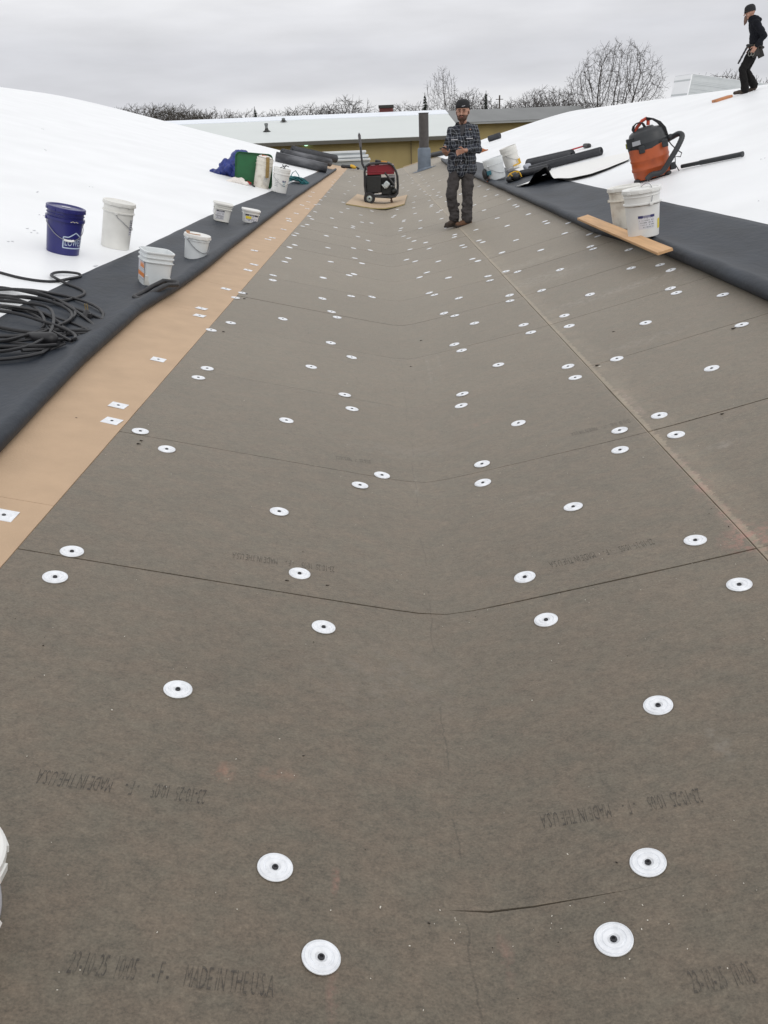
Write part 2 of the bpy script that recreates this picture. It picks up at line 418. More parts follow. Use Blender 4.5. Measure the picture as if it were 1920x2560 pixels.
# faint weld laps and marks on the white sheets
LAP = mat('lap_line', (.66, .67, .69), .6)
for i, (a, b) in enumerate((((1500, 425), (1920, 470)), ((1690, 340), (1920, 352)), ((1740, 315), (1920, 300)), ((1600, 395), (1920, 402)))):
    pa, pb = at(*a), at(*b); mb = MB()
    mb.grid(lambda u, v: on(pa.x+(pb.x-pa.x)*u, pa.y+(pb.y-pa.y)*u+(v-.5)*.012, .0185), 20, 1)
    mb.build('membrane_lap', LAP, WROOF, smooth=False)

# printed stamps on the boards
INK = bpy.data.materials.new('worn_ink'); INK.use_nodes = True
def ink():
    t = INK.node_tree; L = t.links; b = t.nodes['Principled BSDF']; b.inputs['Base Color'].default_value = (.045, .042, .04, 1); b.inputs['Roughness'].default_value = .8
    tr = t.nodes.new('ShaderNodeBsdfTransparent'); mx = t.nodes.new('ShaderNodeMixShader'); n = t.nodes.new('ShaderNodeTexNoise'); tcn = t.nodes.new('ShaderNodeTexCoord')
    n.inputs['Scale'].default_value = 70; n.inputs['Detail'].default_value = 5; L.new(tcn.outputs['Object'], n.inputs['Vector'])
    r = t.nodes.new('ShaderNodeMapRange'); r.inputs[1].default_value = .32; r.inputs[2].default_value = .68; r.inputs[3].default_value = .15; r.inputs[4].default_value = .66
    L.new(n.outputs[0], r.inputs[0]); L.new(r.outputs[0], mx.inputs[0]); L.new(tr.outputs[0], mx.inputs[1]); L.new(b.outputs[0], mx.inputs[2])
    L.new(mx.outputs[0], t.nodes['Material Output'].inputs[0])
ink()
def text_mesh(body, fit=None, res=2):
    c = bpy.data.curves.new('t', 'FONT'); c.body = body; c.size = 1; c.resolution_u = res
    o = bpy.data.objects.new('t', c); COL.objects.link(o)
    dg = bpy.context.evaluated_depsgraph_get(); dg.update()
    me = bpy.data.meshes.new_from_object(o.evaluated_get(dg))
    vs = [v.co.copy() for v in me.vertices]; fs = [tuple(p.vertices) for p in me.polygons]
    bpy.data.objects.remove(o); bpy.data.curves.remove(c); bpy.data.meshes.remove(me)
    x0 = min(v.x for v in vs); x1 = max(v.x for v in vs)
    return [Vector(((v.x-x0)/(x1-x0), v.y, 0)) for v in vs], fs
STAMP = '23-10-25  10:05     - F -     MADE IN THE U.S.A'
tv, tf = text_mesh(STAMP)
for (a, b, h) in (((165, 2434), (683, 2495), .046), ((518, 1977), (101, 1925), .046), ((1744, 1972), (1348, 2038), .046), ((1735, 2486), (2230, 2405), .046),
                  ((836, 1418), (582, 1382), .046), ((1628, 1348), (1371, 1407), .046), ((1573, 1049), (1426, 1083), .046), ((926, 1152), (839, 1140), .046)):
    A, B = at(*a), at(*b); d = Vector((B.x-A.x, B.y-A.y, 0)); L_ = d.length; d.normalize(); up = Vector((-d.y, d.x, 0))
    mb = MB(); mb.add([on(A.x+d.x*v.x*L_+up.x*v.y*h/.7, A.y+d.y*v.x*L_+up.y*v.y*h/.7, .0022) for v in tv], tf)
    mb.build('printed_stamp', INK, BOARDS_OBJ, smooth=False)

# crumbs of foam and gypsum, twigs and grit lying about
def crumbs():
    mb = MB(); r2 = random.Random(3)
    for i in range(620):
        if i < 150: x = r2.gauss(BR, .09); y = r2.uniform(1, 16)
        elif i < 520: x = r2.uniform(-1.2, 2.1); y = 1+9*r2.random()**1.6
        else: x = r2.gauss(.5, .5); y = r2.choice((1.29, 1.29, 2.5, 3.72))-r2.random()*.1
        if not -1.22 < x < 2.15: continue
        s = r2.uniform(.0007, .0017)*(1.6 if i % 9 == 0 else 1)
        rot = Matrix.Rotation(r2.random()*6, 3, 'Z')
        mb.box(on(x, y, s*.5+.001), (s*r2.uniform(1, 2.6), s, s*.8), rot, 0 if r2.random() < .72 else 1)
    for (px, py, s, k) in ((345, 1110, .012, 1), (352, 1102, .010, 1), (716, 1452, .009, 1), (817, 1464, .008, 1), (190, 1045, .008, 1), (614, 735, .02, 1), (610, 747, .014, 1), (558, 830, .015, 1), (1804, 1036, .012, 1),
                           (1492, 915, .018, 1), (1498, 917, .012, 0), (1832, 823, .018, 1), (1533, 830, .012, 1), (1052, 852, .012, 1), (1027, 917, .012, 1), (758, 1890, .005, 1), (1225, 1914, .004, 1)):
        p = at(px, py); s *= .6; mb.ball(on(p.x, p.y, s*.3), (s, s*.6, s*.4), 7, 5, k)
        mb.box(on(p.x+s, p.y+.3*s, s*.25), (s*1.6, s*.3, s*.3), Matrix.Rotation(px, 3, 'Z'), k)
    tag(mb.build('debris_crumbs', [mat('crumb_white', (.62, .59, .52), .8), mat('crumb_dark', (.03, .024, .018), .9)], smooth=False),
        'pale foam crumbs and dark grit scattered over the grey boards', 'debris', kind='stuff')
crumbs()
def marks():
    mb = MB()
    for (px, py, s) in ((97, 483, .05), (225, 469, .03), (105, 540, .03), (80, 577, .05), (85, 585, .03), (20, 605, .04), (118, 378, .05), (103, 323, .05), (230, 665, .05), (1905, 400, .03), (1898, 505, .012), (1480, 420, .03), (1370, 395, .03)):
        p = at(px, py)
        for k in range(2): mb.ball(on(p.x+rnd.uniform(-s, s), p.y+rnd.uniform(-s, s), .013), (s*.4, s*.16, .004), 7, 4)
    tag(mb.build('dirt_specks', mat('speck', (.58, .59, .61), .9), smooth=True), 'small grey dirt marks on the white roof sheets', 'dirt', kind='stuff')
marks()

# ================================================================== FASTENER PLATES
PLATES = [(518,922),(496,945),(778,918),(879,894),(862,988),(880,1023),(716,1052),(351,1079),(417,1124),(955,1189),(900,1214),(698,1280),(180,1380),(138,1444),(749,1435),
 (1246,913),(1420,917),(1438,945),(1542,898),(1779,922),(1156,986),(1153,1015),(1296,1059),(1549,1077),(1648,1040),(1690,1088),(1550,1126),(1205,1161),(1207,1208),(1433,1268),(1738,1352),(1312,1444),(1848,1463),
 (809,1569),(1365,1551),(445,1725),(1645,1765),(688,2170),(803,2395),(1534,2350),(1620,2158),
 (920,602),(737,613),(724,619),(820,620),(884,621),(926,626),(721,646),(712,655),(827,655),(887,646),(905,659),(683,689),(682,701),(808,695),(885,686),(873,689),(878,741),(930,743),(806,747),(606,733),(589,745),(829,780),(843,794),(707,798),(577,808),(528,826),(827,858),
 (1035,603),(1064,607),(1025,624),(1073,622),(1155,614),(1161,619),(1207,606),(1197,602),(1290,601),(1255,632),(1352,626),(1016,650),(1038,654),(1096,654),(1181,648),(1195,653),(1265,679),(1294,680),(1400,675),(1067,682),(1049,694),(1121,695),(1220,691),(1225,702),(1073,733),(1086,738),(1147,746),(1354,727),(1274,739),(1275,753),(1110,784),(1137,790),(1186,809),(1309,813),(1327,832),(1411,790),(1423,816),(1136,862),(1154,877),
 (1476,617),(1483,623),(1572,625),(1650,663),(1677,676),(1578,671),(1475,737),(1676,722),(1691,733),(1807,738),(1614,808),(1854,813),
 (1287,513),(1293,517),(1243,546),(1321,536),(1268,565),(1362,554),(1368,559),(1421,558),(1412,584),(1474,586),(1495,591),
 (1082,440),(1099,452),(1198,466),(1220,474),(1213,491),(1242,488),(1273,499),(1210,526),(1186,513),(1151,486),(1116,504),(1102,493),(1093,489),(1097,481),(1083,474),(1071,465),(1065,458),(1059,450),(1054,443),(1049,437),(1031,458),(1032,451),(1028,445),(1019,438),(1046,463),(1051,473),(1061,479),(1066,486),(1075,489),(1073,502),(1079,513),(1077,517),(1103,526),(1095,531),(1104,547),(1117,570),(1137,587),(1136,593),(1190,575),(1034,506),(1038,491),(1020,477),(1007,470),(1001,463),(1009,453),(1034,520),(1038,534),(1051,552),(1051,571),(993,524),(987,539),(982,543),(1010,551),(1009,554),(1003,571),(1000,577),(1009,591),(1022,596),
 (858,433),(849,440),(838,450),(885,441),(892,439),(877,444),(874,454),(832,455),(831,463),(886,464),(828,473),(871,477),(821,481),(862,485),(813,491),(802,500),(797,511),(789,512),(858,506),(870,522),(853,531),(788,530),(773,541),(780,548),(768,562),(757,566),(830,546),(839,569),(902,538),(905,556),(929,558),(930,528),(883,566),(882,570),(895,592),(742,584),(735,589),(816,590)]
SQUARES = [(396,900),(296,1015),(280,1054),(10,1290),(636,627),(635,662),(620,676),(565,723),(504,772),(499,790),(782,481),(775,491),(771,505),(755,513),(768,522),(741,534),(721,547),(723,553),(709,574),(681,595),(670,599)]
GALV = mat('galvanised', (.78, .80, .83), .5, .09, 45, .05, 200, metal=.15)
SCREW = mat('screw_black', (.018, .018, .022), .45)
def round_plate_mesh():
    mb = MB(); mb.lathe([(.0065, .0002), (.010, .0008), (.0125, .0034), (.0205, .0042), (.0216, .0022), (.0246, .0020), (.0258, .0040), (.0325, .0040), (.0336, .0014), (.0356, .0012), (.0368, .0030), (.0381, .0022), (.0384, .0002)], 40)
    return mb
def square_plate_mesh():
    mb = MB(); s = .040
    mb.box((0, 0, .0012), (2*s, 2*s, .0016))
    for r in (.011, .024): mb.tube([(r*math.cos(a*.3927), r*math.sin(a*.3927), .002) for a in range(16)], .0012, 6, closed=True)
    return mb
def screw_mesh():
    mb = MB(); mb.lathe([(.0001, .0008), (.0022, .0010), (.0035, .0042), (.0062, .0042), (.0070, .0030), (.0070, 0)], 14); return mb
NEAR = {(803,2395): 'round white plate nearest the camera, left of the valley, beside the upright printed stamp', (1534,2350): 'round white plate just below the open crack, nearest on the right',
        (688,2170): 'round white plate lying above the nearest left plate, by the faint board seam', (1620,2158): 'round white plate just above the right end of the open crack',
        (445,1725): 'round white plate alone in the middle of the nearest left board half', (1645,1765): 'round white plate alone on the nearest right board half, above the upside-down stamp',
        (809,1569): 'round white plate just below the left seam near the valley', (1365,1551): 'round white plate just below the right seam near the valley',
        (138,1444): 'round white plate under the seam beside the tan strip, leftmost of all', (180,1380): 'round white plate on the seam end beside the tan strip',
        (749,1435): 'round white plate just above the left seam, under a faded stamp', (1312,1444): 'round white plate just above the right seam, under a faded stamp',
        (1848,1463): 'round white plate at the right frame edge below the pink paint smudge', (1738,1352): 'round white plate left of the pink paint smudge on the long seam',
        (698,1280): 'round white plate alone in the middle of the second left board half', (1433,1268): 'round white plate alone in the middle of the second right board half'}
NEARSQ = {(10,1290): 'square white plate cut by the left frame edge on the tan strip', (280,1054): 'square white plate, lower of the close pair on the tan strip', (296,1015): 'square white plate, upper of the close pair on the tan strip', (396,900): 'square white plate lying alone on the tan strip above the close pair'}
proto = {}
def plate(px, py, square):
    p = at(px, py)
    key = 'sq' if square else ('rd' if p.y < 9 else 'far')
    if square: name, lab, cat, grp = 'square_fastener_plate', 'small square white plate in the far rows along the tan strip', 'fastener plate', 'square plates on the tan strip'
    else:
        name, cat = 'round_fastener_plate', 'fastener plate'
        if p.x < VX: lab, grp = 'small round white plate among many on the left slope of the grey valley', 'round plates on the left slope'
        elif p.x < BR+.02: lab, grp = 'small round white plate among many between the valley line and the long right seam', 'round plates between valley and long seam'
        else: lab, grp = 'small round white plate among many right of the long seam, toward the black roll', 'round plates right of the long seam'
    lab = (NEARSQ if square else NEAR).get((px, py), lab)
    M = seat(p, rnd.uniform(-.12, .12) if square else rnd.uniform(0, 6), dz=.0016 if not square else .0022)
    if square: M = M @ Matrix.Rotation(-.05, 4, 'Z')
    M = M @ Matrix.Rotation(rnd.uniform(-.03, .03), 4, 'X') @ Matrix.Rotation(rnd.uniform(-.03, .03), 4, 'Y')
    if key not in proto:
        o = (square_plate_mesh() if square else round_plate_mesh()).build(name, GALV)
        proto[key] = [o, None if key == 'far' else screw_mesh().build('screw', SCREW, o)]
    else:
        a, s = proto[key]; o = a.copy(); COL.objects.link(o); o.name = name
        for k in list(o.keys()): del o[k]
        if s is not None:
            c = s.copy(); COL.objects.link(c); c.parent = o; c.name = 'screw'
    o.matrix_world = M
    tag(o, lab, cat, grp)
for q in PLATES: plate(*q, False)
for q in SQUARES: plate(*q, True)

# ================================================================== FOLDED MEMBRANES
BLACKM = mat('black_membrane', (.018, .024, .034), .55, .28, 4, .35, 18, spec=.35, detail=7, stretch=(1, .5, 1))
def membrane(side, fold_px, out_px, ya, yb, r0, r1, label):
    fold = poly([(p.y, p.x) for p in (at(*q) for q in fold_px)]); outer = poly([(p.y, p.x) for p in (at(*q) for q in out_px)])
    mb = MB(); ny = 220; na = 9
    cols = 14+na+3
    vs = []; seed = 5 if side < 0 else 9
    for j in range(ny+1):
        y = ya+(yb-ya)*j/ny
        xf = fold(y)+.006*nz(y, 0, .9, seed); xo = outer(y)+.006*nz(y, 3, 2.5, seed)
        r = (r0+(r1-r0)*min(1, max(0, (y-3)/8)))*(1+.16*nz(y, 2, .8, seed))
        row = []
        for i in range(14):                          # lying on the slope, rising to the fold
            t = i/13; x = xo+(xf+side*r*1.1-xo)*t
            bul = max(0.0, (t-.62)/.38)
            h = .016+(2*r-.016)*bul**2.0
            h += .008*nz(x, y, 2.2, seed)+.006*abs(nz(x*1.6+y*.4, y*.35, 5, seed))*(1-.5*bul)+.003*nz(x, y, 11, seed)
            if i == 0: h = .013
            row.append(on(x, y, max(.013, h)))
        cx = xf+side*r*1.1; cz = Z(cx)+r
        for k in range(1, na+1):                     # round the fold
            a = math.pi*k/na
            x = cx-side*r*1.1*math.sin(a); z = cz+r*math.cos(a)
            row.append(Vector((x, y, max(z, Z(x)+.004))))
        for k in (1, 2, 3): row.append(on(cx+side*.07*k, y, .0045))
        vs += row
    n = cols
    fs = [(j*n+i, j*n+i+1, (j+1)*n+i+1, (j+1)*n+i) for j in range(ny) for i in range(n-1)]
    if side > 0: fs = [f[::-1] for f in fs]
    mb.add(vs, fs)
    o = mb.build('folded_membrane', BLACKM, sharp=70)
    s = o.modifiers.new('thickness', 'SOLIDIFY'); s.thickness = .002; s.offset = 0
    return tag(o, label, 'roof membrane')
FL = [(-60, 1215), (0, 1157), (110, 1035), (220, 920), (360, 790), (445, 735), (520, 681), (590, 620), (665, 559), (740, 500), (800, 457), (842, 427)]
OL = [(-60, 838), (0, 798), (94, 746), (205, 690), (340, 630), (520, 543), (660, 487), (798, 429), (822, 417)]
FR = [(1980, 805), (1920, 770), (1760, 695), (1644, 640), (1481, 589), (1331, 515), (1187, 448), (1120, 418), (1102, 404)]
OR = [(1980, 578), (1920, 565), (1643, 504), (1424, 455), (1198, 407), (1120, 388)]
membrane(-1, FL, OL, 1.2, at(842, 427).y, .048, .045, 'black roof membrane folded back along the left white slope, rolled edge beside the tan strip')
membrane(1, FR, OR, 3.4, at(1102, 404).y, .058, .05, 'black roof membrane folded back along the right white slope under the plank and buckets')

# ================================================================== BUCKETS AND TUBS
def plastic(name, col, rough=.38, var=.05, trans=0): return mat(name, col, rough, var, 5, 0, 1, spec=.5, detail=6, sss=0)
WPL = plastic('white_plastic', (.72, .72, .70)); WPL2 = plastic('aged_white_plastic', (.67, .665, .63), .45, .09)
DIRTY = mat('dirty_white_plastic', (.66, .63, .56), .5, 0, 9, col2=(.36, .31, .25), thr=(.5, .78), detail=8)
CLEAR = plastic('milky_plastic', (.66, .69, .70), .35, .04); BLUEP = plastic('blue_plastic', (.016, .017, .125), .32, .06)
WIRE = mat('wire', (.32, .32, .33), .35, metal=.8); INKL = mat('label_ink', (.06, .06, .08), .6); PAPER = mat('label_paper', (.62, .62, .66), .6)
NAVY = mat('label_navy', (.03, .03, .13), .5); ORL = mat('label_orange', (.75, .24, .05), .5); YEL = mat('label_yellow', (.75, .6, .04), .5); GREYL = mat('label_grey', (.30, .31, .32), .6)
def radius_at(z, H, rt, rb): return rb+(rt-rb)*z/H
def pail_profile(H, rt, rb, bands):
    pr = [(.001, .004), (rb-.012, .004), (rb-.004, 0), (rb, .004)]
    for a, b, o in bands:
        za, zb = a*H, b*H
        pr += [(radius_at(za, H, rt, rb), za-.002), (radius_at(za, H, rt, rb)+o, za), (radius_at(zb, H, rt, rb)+o, zb), (radius_at(zb, H, rt, rb), zb+.002)]
    pr += [(rt, H-.003), (rt-.001, H), (rt-.004, H), (rt-.005, H-.004), (rb-.004, .01), (.001, .009)]
    return pr
def label_patch(root, H, rt, rb, a0, a1, z0, z1, mats, pattern, nu=40, nv=26, name='label'):
    mb = MB()
    def fn(u, v):
        a = a0+(a1-a0)*u; z = z0+(z1-z0)*v; r = radius_at(z, H, rt, rb)+.0012; return (r*math.cos(a), r*math.sin(a), z)
    mb.grid(fn, nu, nv, mif=lambda i, j: pattern(i/nu, j/nv, i, j))
    return mb.build(name, mats, root)
def rows_pattern(head=None, seed=1, block=None, rows=7, dens=.45):
    r = random.Random(seed); tab = [[(r.random() < dens*(1 if k % 2 else 0)) for _ in range(40)] for k in range(40)]
    def f(u, v, i, j):
        if head and v > head: return 2 if not (.28 < u < .72 and (j % 2) and (i % 3)) else 0
        if block and block[0] < u < block[1] and block[2] < v < block[3]: return 3
        return 1 if tab[int(v*rows*2) % 40][i // 2 % 40] and .06 < u < .94 else 0
    return f
def bail(root, H, rt, z, mode, ang, mat_=None, grip=True):
    """wire handle: 'side' hangs against the wall towards angle ang, 'up' stands, 'lean' leans"""
    mb = MB(); r = rt+.006; pts = []
    for k in range(25):
        t = math.pi*k/24; c, s = math.cos(t), math.sin(t)*r*1.02
        if mode == 'up': pts.append((r*c, s*.35, z+s*.92))
        elif mode == 'lean': pts.append((r*c, s*.8, z+s*.55+.01))
        else:
            zz = z-s*.93; rr = radius_at(max(0, zz), H, rt, rt*.88)+.006
            xx = r*c*.998; yy = math.sqrt(max(0, rr*rr-xx*xx))
            pts.append((xx, yy+.004, zz))
    R = Matrix.Rotation(ang-math.pi/2, 3, 'Z')
    mb.tube([R @ Vector(p) for p in pts], .0032, 6)
    o = mb.build('handle', mat_ or WIRE, root)
    if grip:
        g = MB(); g.tube([R @ Vector(pts[i]) for i in range(10, 15)], .009, 8); g.build('grip', WPL, o)
    e = MB()
    for s in (-1, 1): e.box(R @ Vector((s*(rt+.004), 0, z)), (.02, .03, .025), R)
    e.build('handle_ear', None_mat(root), root, bevel=.004)
    return o
def None_mat(root): return root.get('_m') and bpy.data.materials[root['_m']] or WPL
def bucket(name, label, M, H, rt, rb, m, bands, lid=None, lid_m=None, group=None, cat='bucket'):
    root = empty(name, M, label, cat, group); root['_m'] = m.name
    b = MB(); b.lathe(pail_profile(H, rt, rb, bands), 44); b.build('pail', m, root, sharp=30)
    if lid:
        l = MB(); h = .018
        l.lathe([(rt-.004, H-.022), (rt+.010, H-.022), (rt+.012, H-.004), (rt+.011, H+.008), (rt+.006, H+.011), (rt-.008, H+.010), (rt-.014, H+.002), (rt-.03, H+.001), (rt*.5, H+.003), (.001, H+.004)], 44)
        if lid == 'ring': l.lathe([(rt*.55, H+.003), (rt*.56, H+.009), (rt*.62, H+.009), (rt*.63, H+.003)], 44)
        for k in range(10):
            a = 2*math.pi*k/10; l.box(((rt+.012)*math.cos(a), (rt+.012)*math.sin(a), H-.014), (.006, .03, .016), Matrix.Rotation(a, 3, 'Z'))
        l.build('lid', lid_m or m, root, sharp=30)
    return root
STD = [(.70, .725, .012), (.80, .815, .007), (.88, .895, .006)]
def camdir(M):
    """angle, in the frame M, that points back at the camera"""
    v = M.inverted() @ EYEP; return math.atan2(v.y, v.x)

# the blue bucket
p = at(157, 633); M = seat(p, 0, 1.0, .008); ca = camdir(M); H = .37
B = bucket('blue_bucket', 'dark blue bucket with closed lid and white lettering on the left white slope', M, H, .148, .132, BLUEP, [(.74, .80, .014), (.86, .875, .007)], 'plain', BLUEP)
bail(B, H, .15, .275, 'side', ca+.30)
tv2, tf2 = text_mesh("LOWE'S", res=3)
def wrap(vs, a0, a1, z0, h, H, rt, rb, off):
    res = []
    for v in vs:
        z = z0+v.y*h; a = a0+(a1-a0)*v.x; r = radius_at(z, H, rt, rb)+off; res.append((r*math.cos(a), r*math.sin(a), z))
    return res
em = MB(); em.add(wrap(tv2, ca+.08, ca+1.30, .085, .078, H, .148, .132, .0022), tf2)
def strip2(q, wd):                                  # outline strokes on the pail wall, in (u, z)
    for (u0, z0), (u1, z1) in zip(q, q[1:]):
        n = 8; L_ = math.hypot((u1-u0)*.17, z1-z0); nx, nzv = -(z1-z0)/L_, (u1-u0)*.17/L_
        em.grid(lambda s, t: (lambda a, z: ((radius_at(z, H, .148, .132)+.002)*math.cos(a), (radius_at(z, H, .148, .132)+.002)*math.sin(a), z))(ca-.02+(u0+(u1-u0)*s+nx*wd*(t-.5)/.17)*1.2, z0+(z1-z0)*s+nzv*wd*(t-.5)), n, 1)
strip2([(0, .065), (1.2, .065), (1.2, .155), (1.0, .155), (.62, .195), (.24, .155), (0, .155), (0, .065)], .009)
em.build('lettering', mat('pale_print', (.42, .50, .62), .5), B, smooth=False)
lb = MB(); lb.box((0, 0, H+.006), (.07, .045, .001), Matrix.Rotation(.4, 3, 'Z')); lb.build('lid_sticker', mat('sticker', (.5, .5, .58), .5), B)
sp = MB()
for k in range(5): sp.ball(((.1495)*math.cos(ca+.32+.09*k), (.1495)*math.sin(ca+.32+.09*k), .283+.004*(k % 2)), (.012, .012, .005), 8, 5)
sp.build('adhesive_smear', mat('smear', (.5, .46, .33), .6), B)

# the tall white bucket behind it
p = at(288, 620); M = seat(p, 0, 1.0, .008); ca = camdir(M); H = .41
B = bucket('white_bucket', 'tall white bucket with loose lid on the white slope, right of the blue bucket', M, H, .137, .128, WPL2, [(.79, .815, .010)], 'plain', WPL2)
bail(B, H, .138, .325, 'side', ca+1.45, grip=False)
label_patch(B, H, .137, .128, ca+.95, ca+1.35, .14, .28, [PAPER, INKL, GREYL], rows_pattern(.8, 3, rows=9, dens=.8))
# square tub
def square_tub(name, label, M, w, H, m, taper=.86, lid=False, rad=.22):
    root = empty(name, M, label, 'tub'); root['_m'] = m.name
    def ring(s, z, n=40):
        pts = []
        for k in range(n):
            a = 2*math.pi*k/n; c, d = math.cos(a), math.sin(a); e = 1/((abs(c)**5+abs(d)**5)**.2)
            pts.append((s*c*e, s*d*e, z))
        return pts
    prof = [(.02, .004), (w*taper-.01, .004), (w*taper, .004), (w*.965, H*.70), (w*.965+.012, H*.705), (w*.965+.012, H*.725), (w*.97, H*.73), (w*.975, H*.82), (w*.985+.008, H*.825), (w*.985+.008, H*.85), (w*.985, H*.855), (w, H-.012), (w+.008, H-.010), (w+.008, H), (w-.004, H), (w-.008, H-.01), (w*taper-.004, .012), (.02, .010)]
    mb = MB(); n = 40; vs = []
    for r, z in prof: vs += ring(r, z, n)
    fs = [(j*n+i, j*n+(i+1) % n, (j+1)*n+(i+1) % n, (j+1)*n+i) for j in range(len(prof)-1) for i in range(n)]
    fs += [tuple(range(n-1, -1, -1)), tuple((len(prof)-1)*n+i for i in range(n))]
    mb.add(vs, fs); mb.build('pail', m, root, sharp=32)
    if lid:
        l = MB(); pr = [(w+.004, H-.012), (w+.016, H-.012), (w+.016, H+.006), (w+.004, H+.008), (w-.01, H+.003), (.02, H+.004)]; vs = []
        for r, z in pr: vs += ring(r, z, n)
        l.add(vs, [(j*n+i, j*n+(i+1) % n, (j+1)*n+(i+1) % n, (j+1)*n+i) for j in range(len(pr)-1) for i in range(n)]+[tuple((len(pr)-1)*n+i for i in range(n))])
        l.build('lid', m, root, sharp=32)
    return root
def flat_label(root, face, w0, u0, u1, z0, z1, mats, pattern, taper, H, w, nu=24, nv=30):
    """label on a flat side of a square tub; face is the angle of the side's normal"""
    mb = MB(); R = Matrix.Rotation(face, 3, 'Z')
    mb.grid(lambda u, v: R @ Vector((w*(taper+(.965-taper)*(z0+(z1-z0)*v)/(H*.7))+.0016, u0+(u1-u0)*u, z0+(z1-z0)*v)), nu, nv, mif=lambda i, j: pattern(i/nu, j/nv, i, j))
    return mb.build('label', mats, root)
p = at(385, 718); M = seat(p, .5, 1.0, .018); H = .275; wd = .118
B = square_tub('square_tub', 'open square milky tub with orange label on the left black membrane', M, wd, H, CLEAR, .87)
def op(u, v, i, j):
    if .62 < v < .9: return 3 if .3 < u < .95 and (v < .78 or i % 3) else 0
    if .12 < v < .34: return 3
    return 1 if (j % 4 < 2) and (i*7+j*3) % 5 < 2 and .1 < u < .9 else 0
flat_label(B, math.pi, wd, -.08, .085, .045, .19, [PAPER, GREYL, NAVY, ORL], op, .87, H, wd)
hm = MB(); hm.tube([(wd*.995, -.10, H*.76), (wd*1.02, -.05, H*.70), (wd*1.02, .02, H*.60), (wd*1.01, .07, H*.48), (wd*.99, .1, H*.42)], .0035, 6); hm.build('handle', mat('black_wire', (.03, .03, .035), .5), B)
lq = MB(); lq.box((0, 0, .05), (wd*1.72, wd*1.72, .07)); lq.build('residue', mat('residue', (.56, .56, .53), .6, .2, 12), B)
# round tub with lid
p = at(488, 652); M = seat(p, 0, 1.0, .02); ca = camdir(M); H = .225
B = bucket('lidded_tub', 'round milky tub with white lid right of the square tub on the black membrane', M, H, .118, .104, CLEAR, [(.80, .83, .007), (.90, .92, .005)], 'plain', WPL, cat='tub')
bail(B, H, .12, .20, 'side', ca+.75, grip=False)
lf = MB(); lf.box((-.03, -.04, H+.010), (.13, .014, .006), Matrix.Rotation(.45, 3, 'Z')); lf.box((-.10, .02, H+.014), (.035, .02, .02), Matrix.Rotation(.4, 3, 'Z')); lf.build('lid_scrap', mat('brown_scrap', (.42, .24, .14), .7), B)
# two low tubs
p = at(553, 556); M = seat(p, .25, 1.0, .02); H = .225; wd = .115
B = square_tub('white_tub', 'white lidded tub with grey label at the outer edge of the left black membrane', M, wd, H, WPL2, .86, True)
flat_label(B, -math.pi/2-.0, wd, -.09, .02, .03, .145, [PAPER, GREYL, INKL, INKL], rows_pattern(.86, 5, rows=8, dens=.7), .86, H, wd)
hm = MB(); hm.tube([(-wd*1.0, -.05, H*.8), (-wd*1.12, -.09, H*.5), (-wd*.9, -.125, H*.36), (0, -.13, H*.33)], .003, 6); hm.build('handle', WIRE, B)
p = at(625, 566); M = seat(p, .28, 1.0, .055); H = .165; wd = .108
B = square_tub('white_tub', 'low white tub with yellow and black label beside the rolled edge of the left membrane', M, wd, H, WPL, .88, True)
flat_label(B, -math.pi/2, wd, -.085, .085, .02, .112, [PAPER, INKL, INKL, YEL], rows_pattern(.74, 8, (.03, .50, .34, .72), rows=6, dens=.6), .88, H, wd)
# far pair of buckets on the left
p = at(697, 483); M = seat(p, 0, 1.0, .02); ca = camdir(M); k = mpp(p)
H = 55*k*1.04; rt = 21*k
B = bucket('tool_bucket', 'white open bucket of tools on the left black membrane, in front of the teal rope', M, H, rt, rt*.87, WPL, [(.74, .77, .010), (.86, .88, .006), (.93, .95, .006)])
label_patch(B, H, rt, rt*.87, ca-.75, ca-.2, H*.2, H*.55, [WPL, GREYL, GREYL], rows_pattern(None, 4, rows=5, dens=.6))
label_patch(B, H, rt, rt*.87, ca+.25, ca+.75, H*.25, H*.52, [WPL, mat('label_teal', (.04, .17, .22), .5), NAVY], rows_pattern(.8, 6, rows=4, dens=.9), name='print')
bail(B, H, rt, H*.7, 'side', ca+.5, grip=True)
tl = MB()
for (a, b, c, d, r) in ((-.05, .02, .10, .09, .009), (.03, -.03, .13, -.02, .008), (.06, .03, -.02, .10, .008)): tl.tube([(a, b, H*.5), (a*.8, b, H*1.0), (c*.6, d*.5, H*1.13), (c, d, H*1.10)], r, 8)
tl.build('tool_handles', mat('black_rubber', (.018, .018, .02), .5), B)
p = at(652, 470); M = seat(p, 0, 1.0, .012); ca = camdir(M); k = mpp(p); H = 66*k*1.05; rt = 20.5*k
B = bucket('dirty_bucket', 'stained white bucket with a long brush hanging over its rim, against the green tote', M, H, rt, rt*.9, DIRTY, [(.76, .79, .012), (.88, .90, .006)])
label_patch(B, H, rt, rt*.9, ca+.15, ca+.8, H*.1, H*.42, [DIRTY, GREYL, GREYL], rows_pattern(None, 9, rows=9, dens=.9))
bl = MB(); a = ca+.28
for j in range(9):
    z = H*(1.02-.075*j); r = radius_at(z, H, rt, rt*.9)+.014; aa = a+.035*j
    bl.box((r*math.cos(aa), r*math.sin(aa), z), (.018, .07, H*.085), Matrix.Rotation(aa, 3, 'Z') @ Matrix.Rotation(.18, 3, 'X'))
bl.build('brush', mat('brush_tan', (.28, .19, .07), .8, .2, 30), B)
rg = MB(); rg.ball((0, 0, H+.01), (rt*.85, rt*.8, .045), 14, 8); rg.ball((-.03, -.05, H+.03), (.07, .03, .02), 10, 6); rg.build('rag', mat('rag_white', (.70, .66, .62), .9, .1, 10), B)
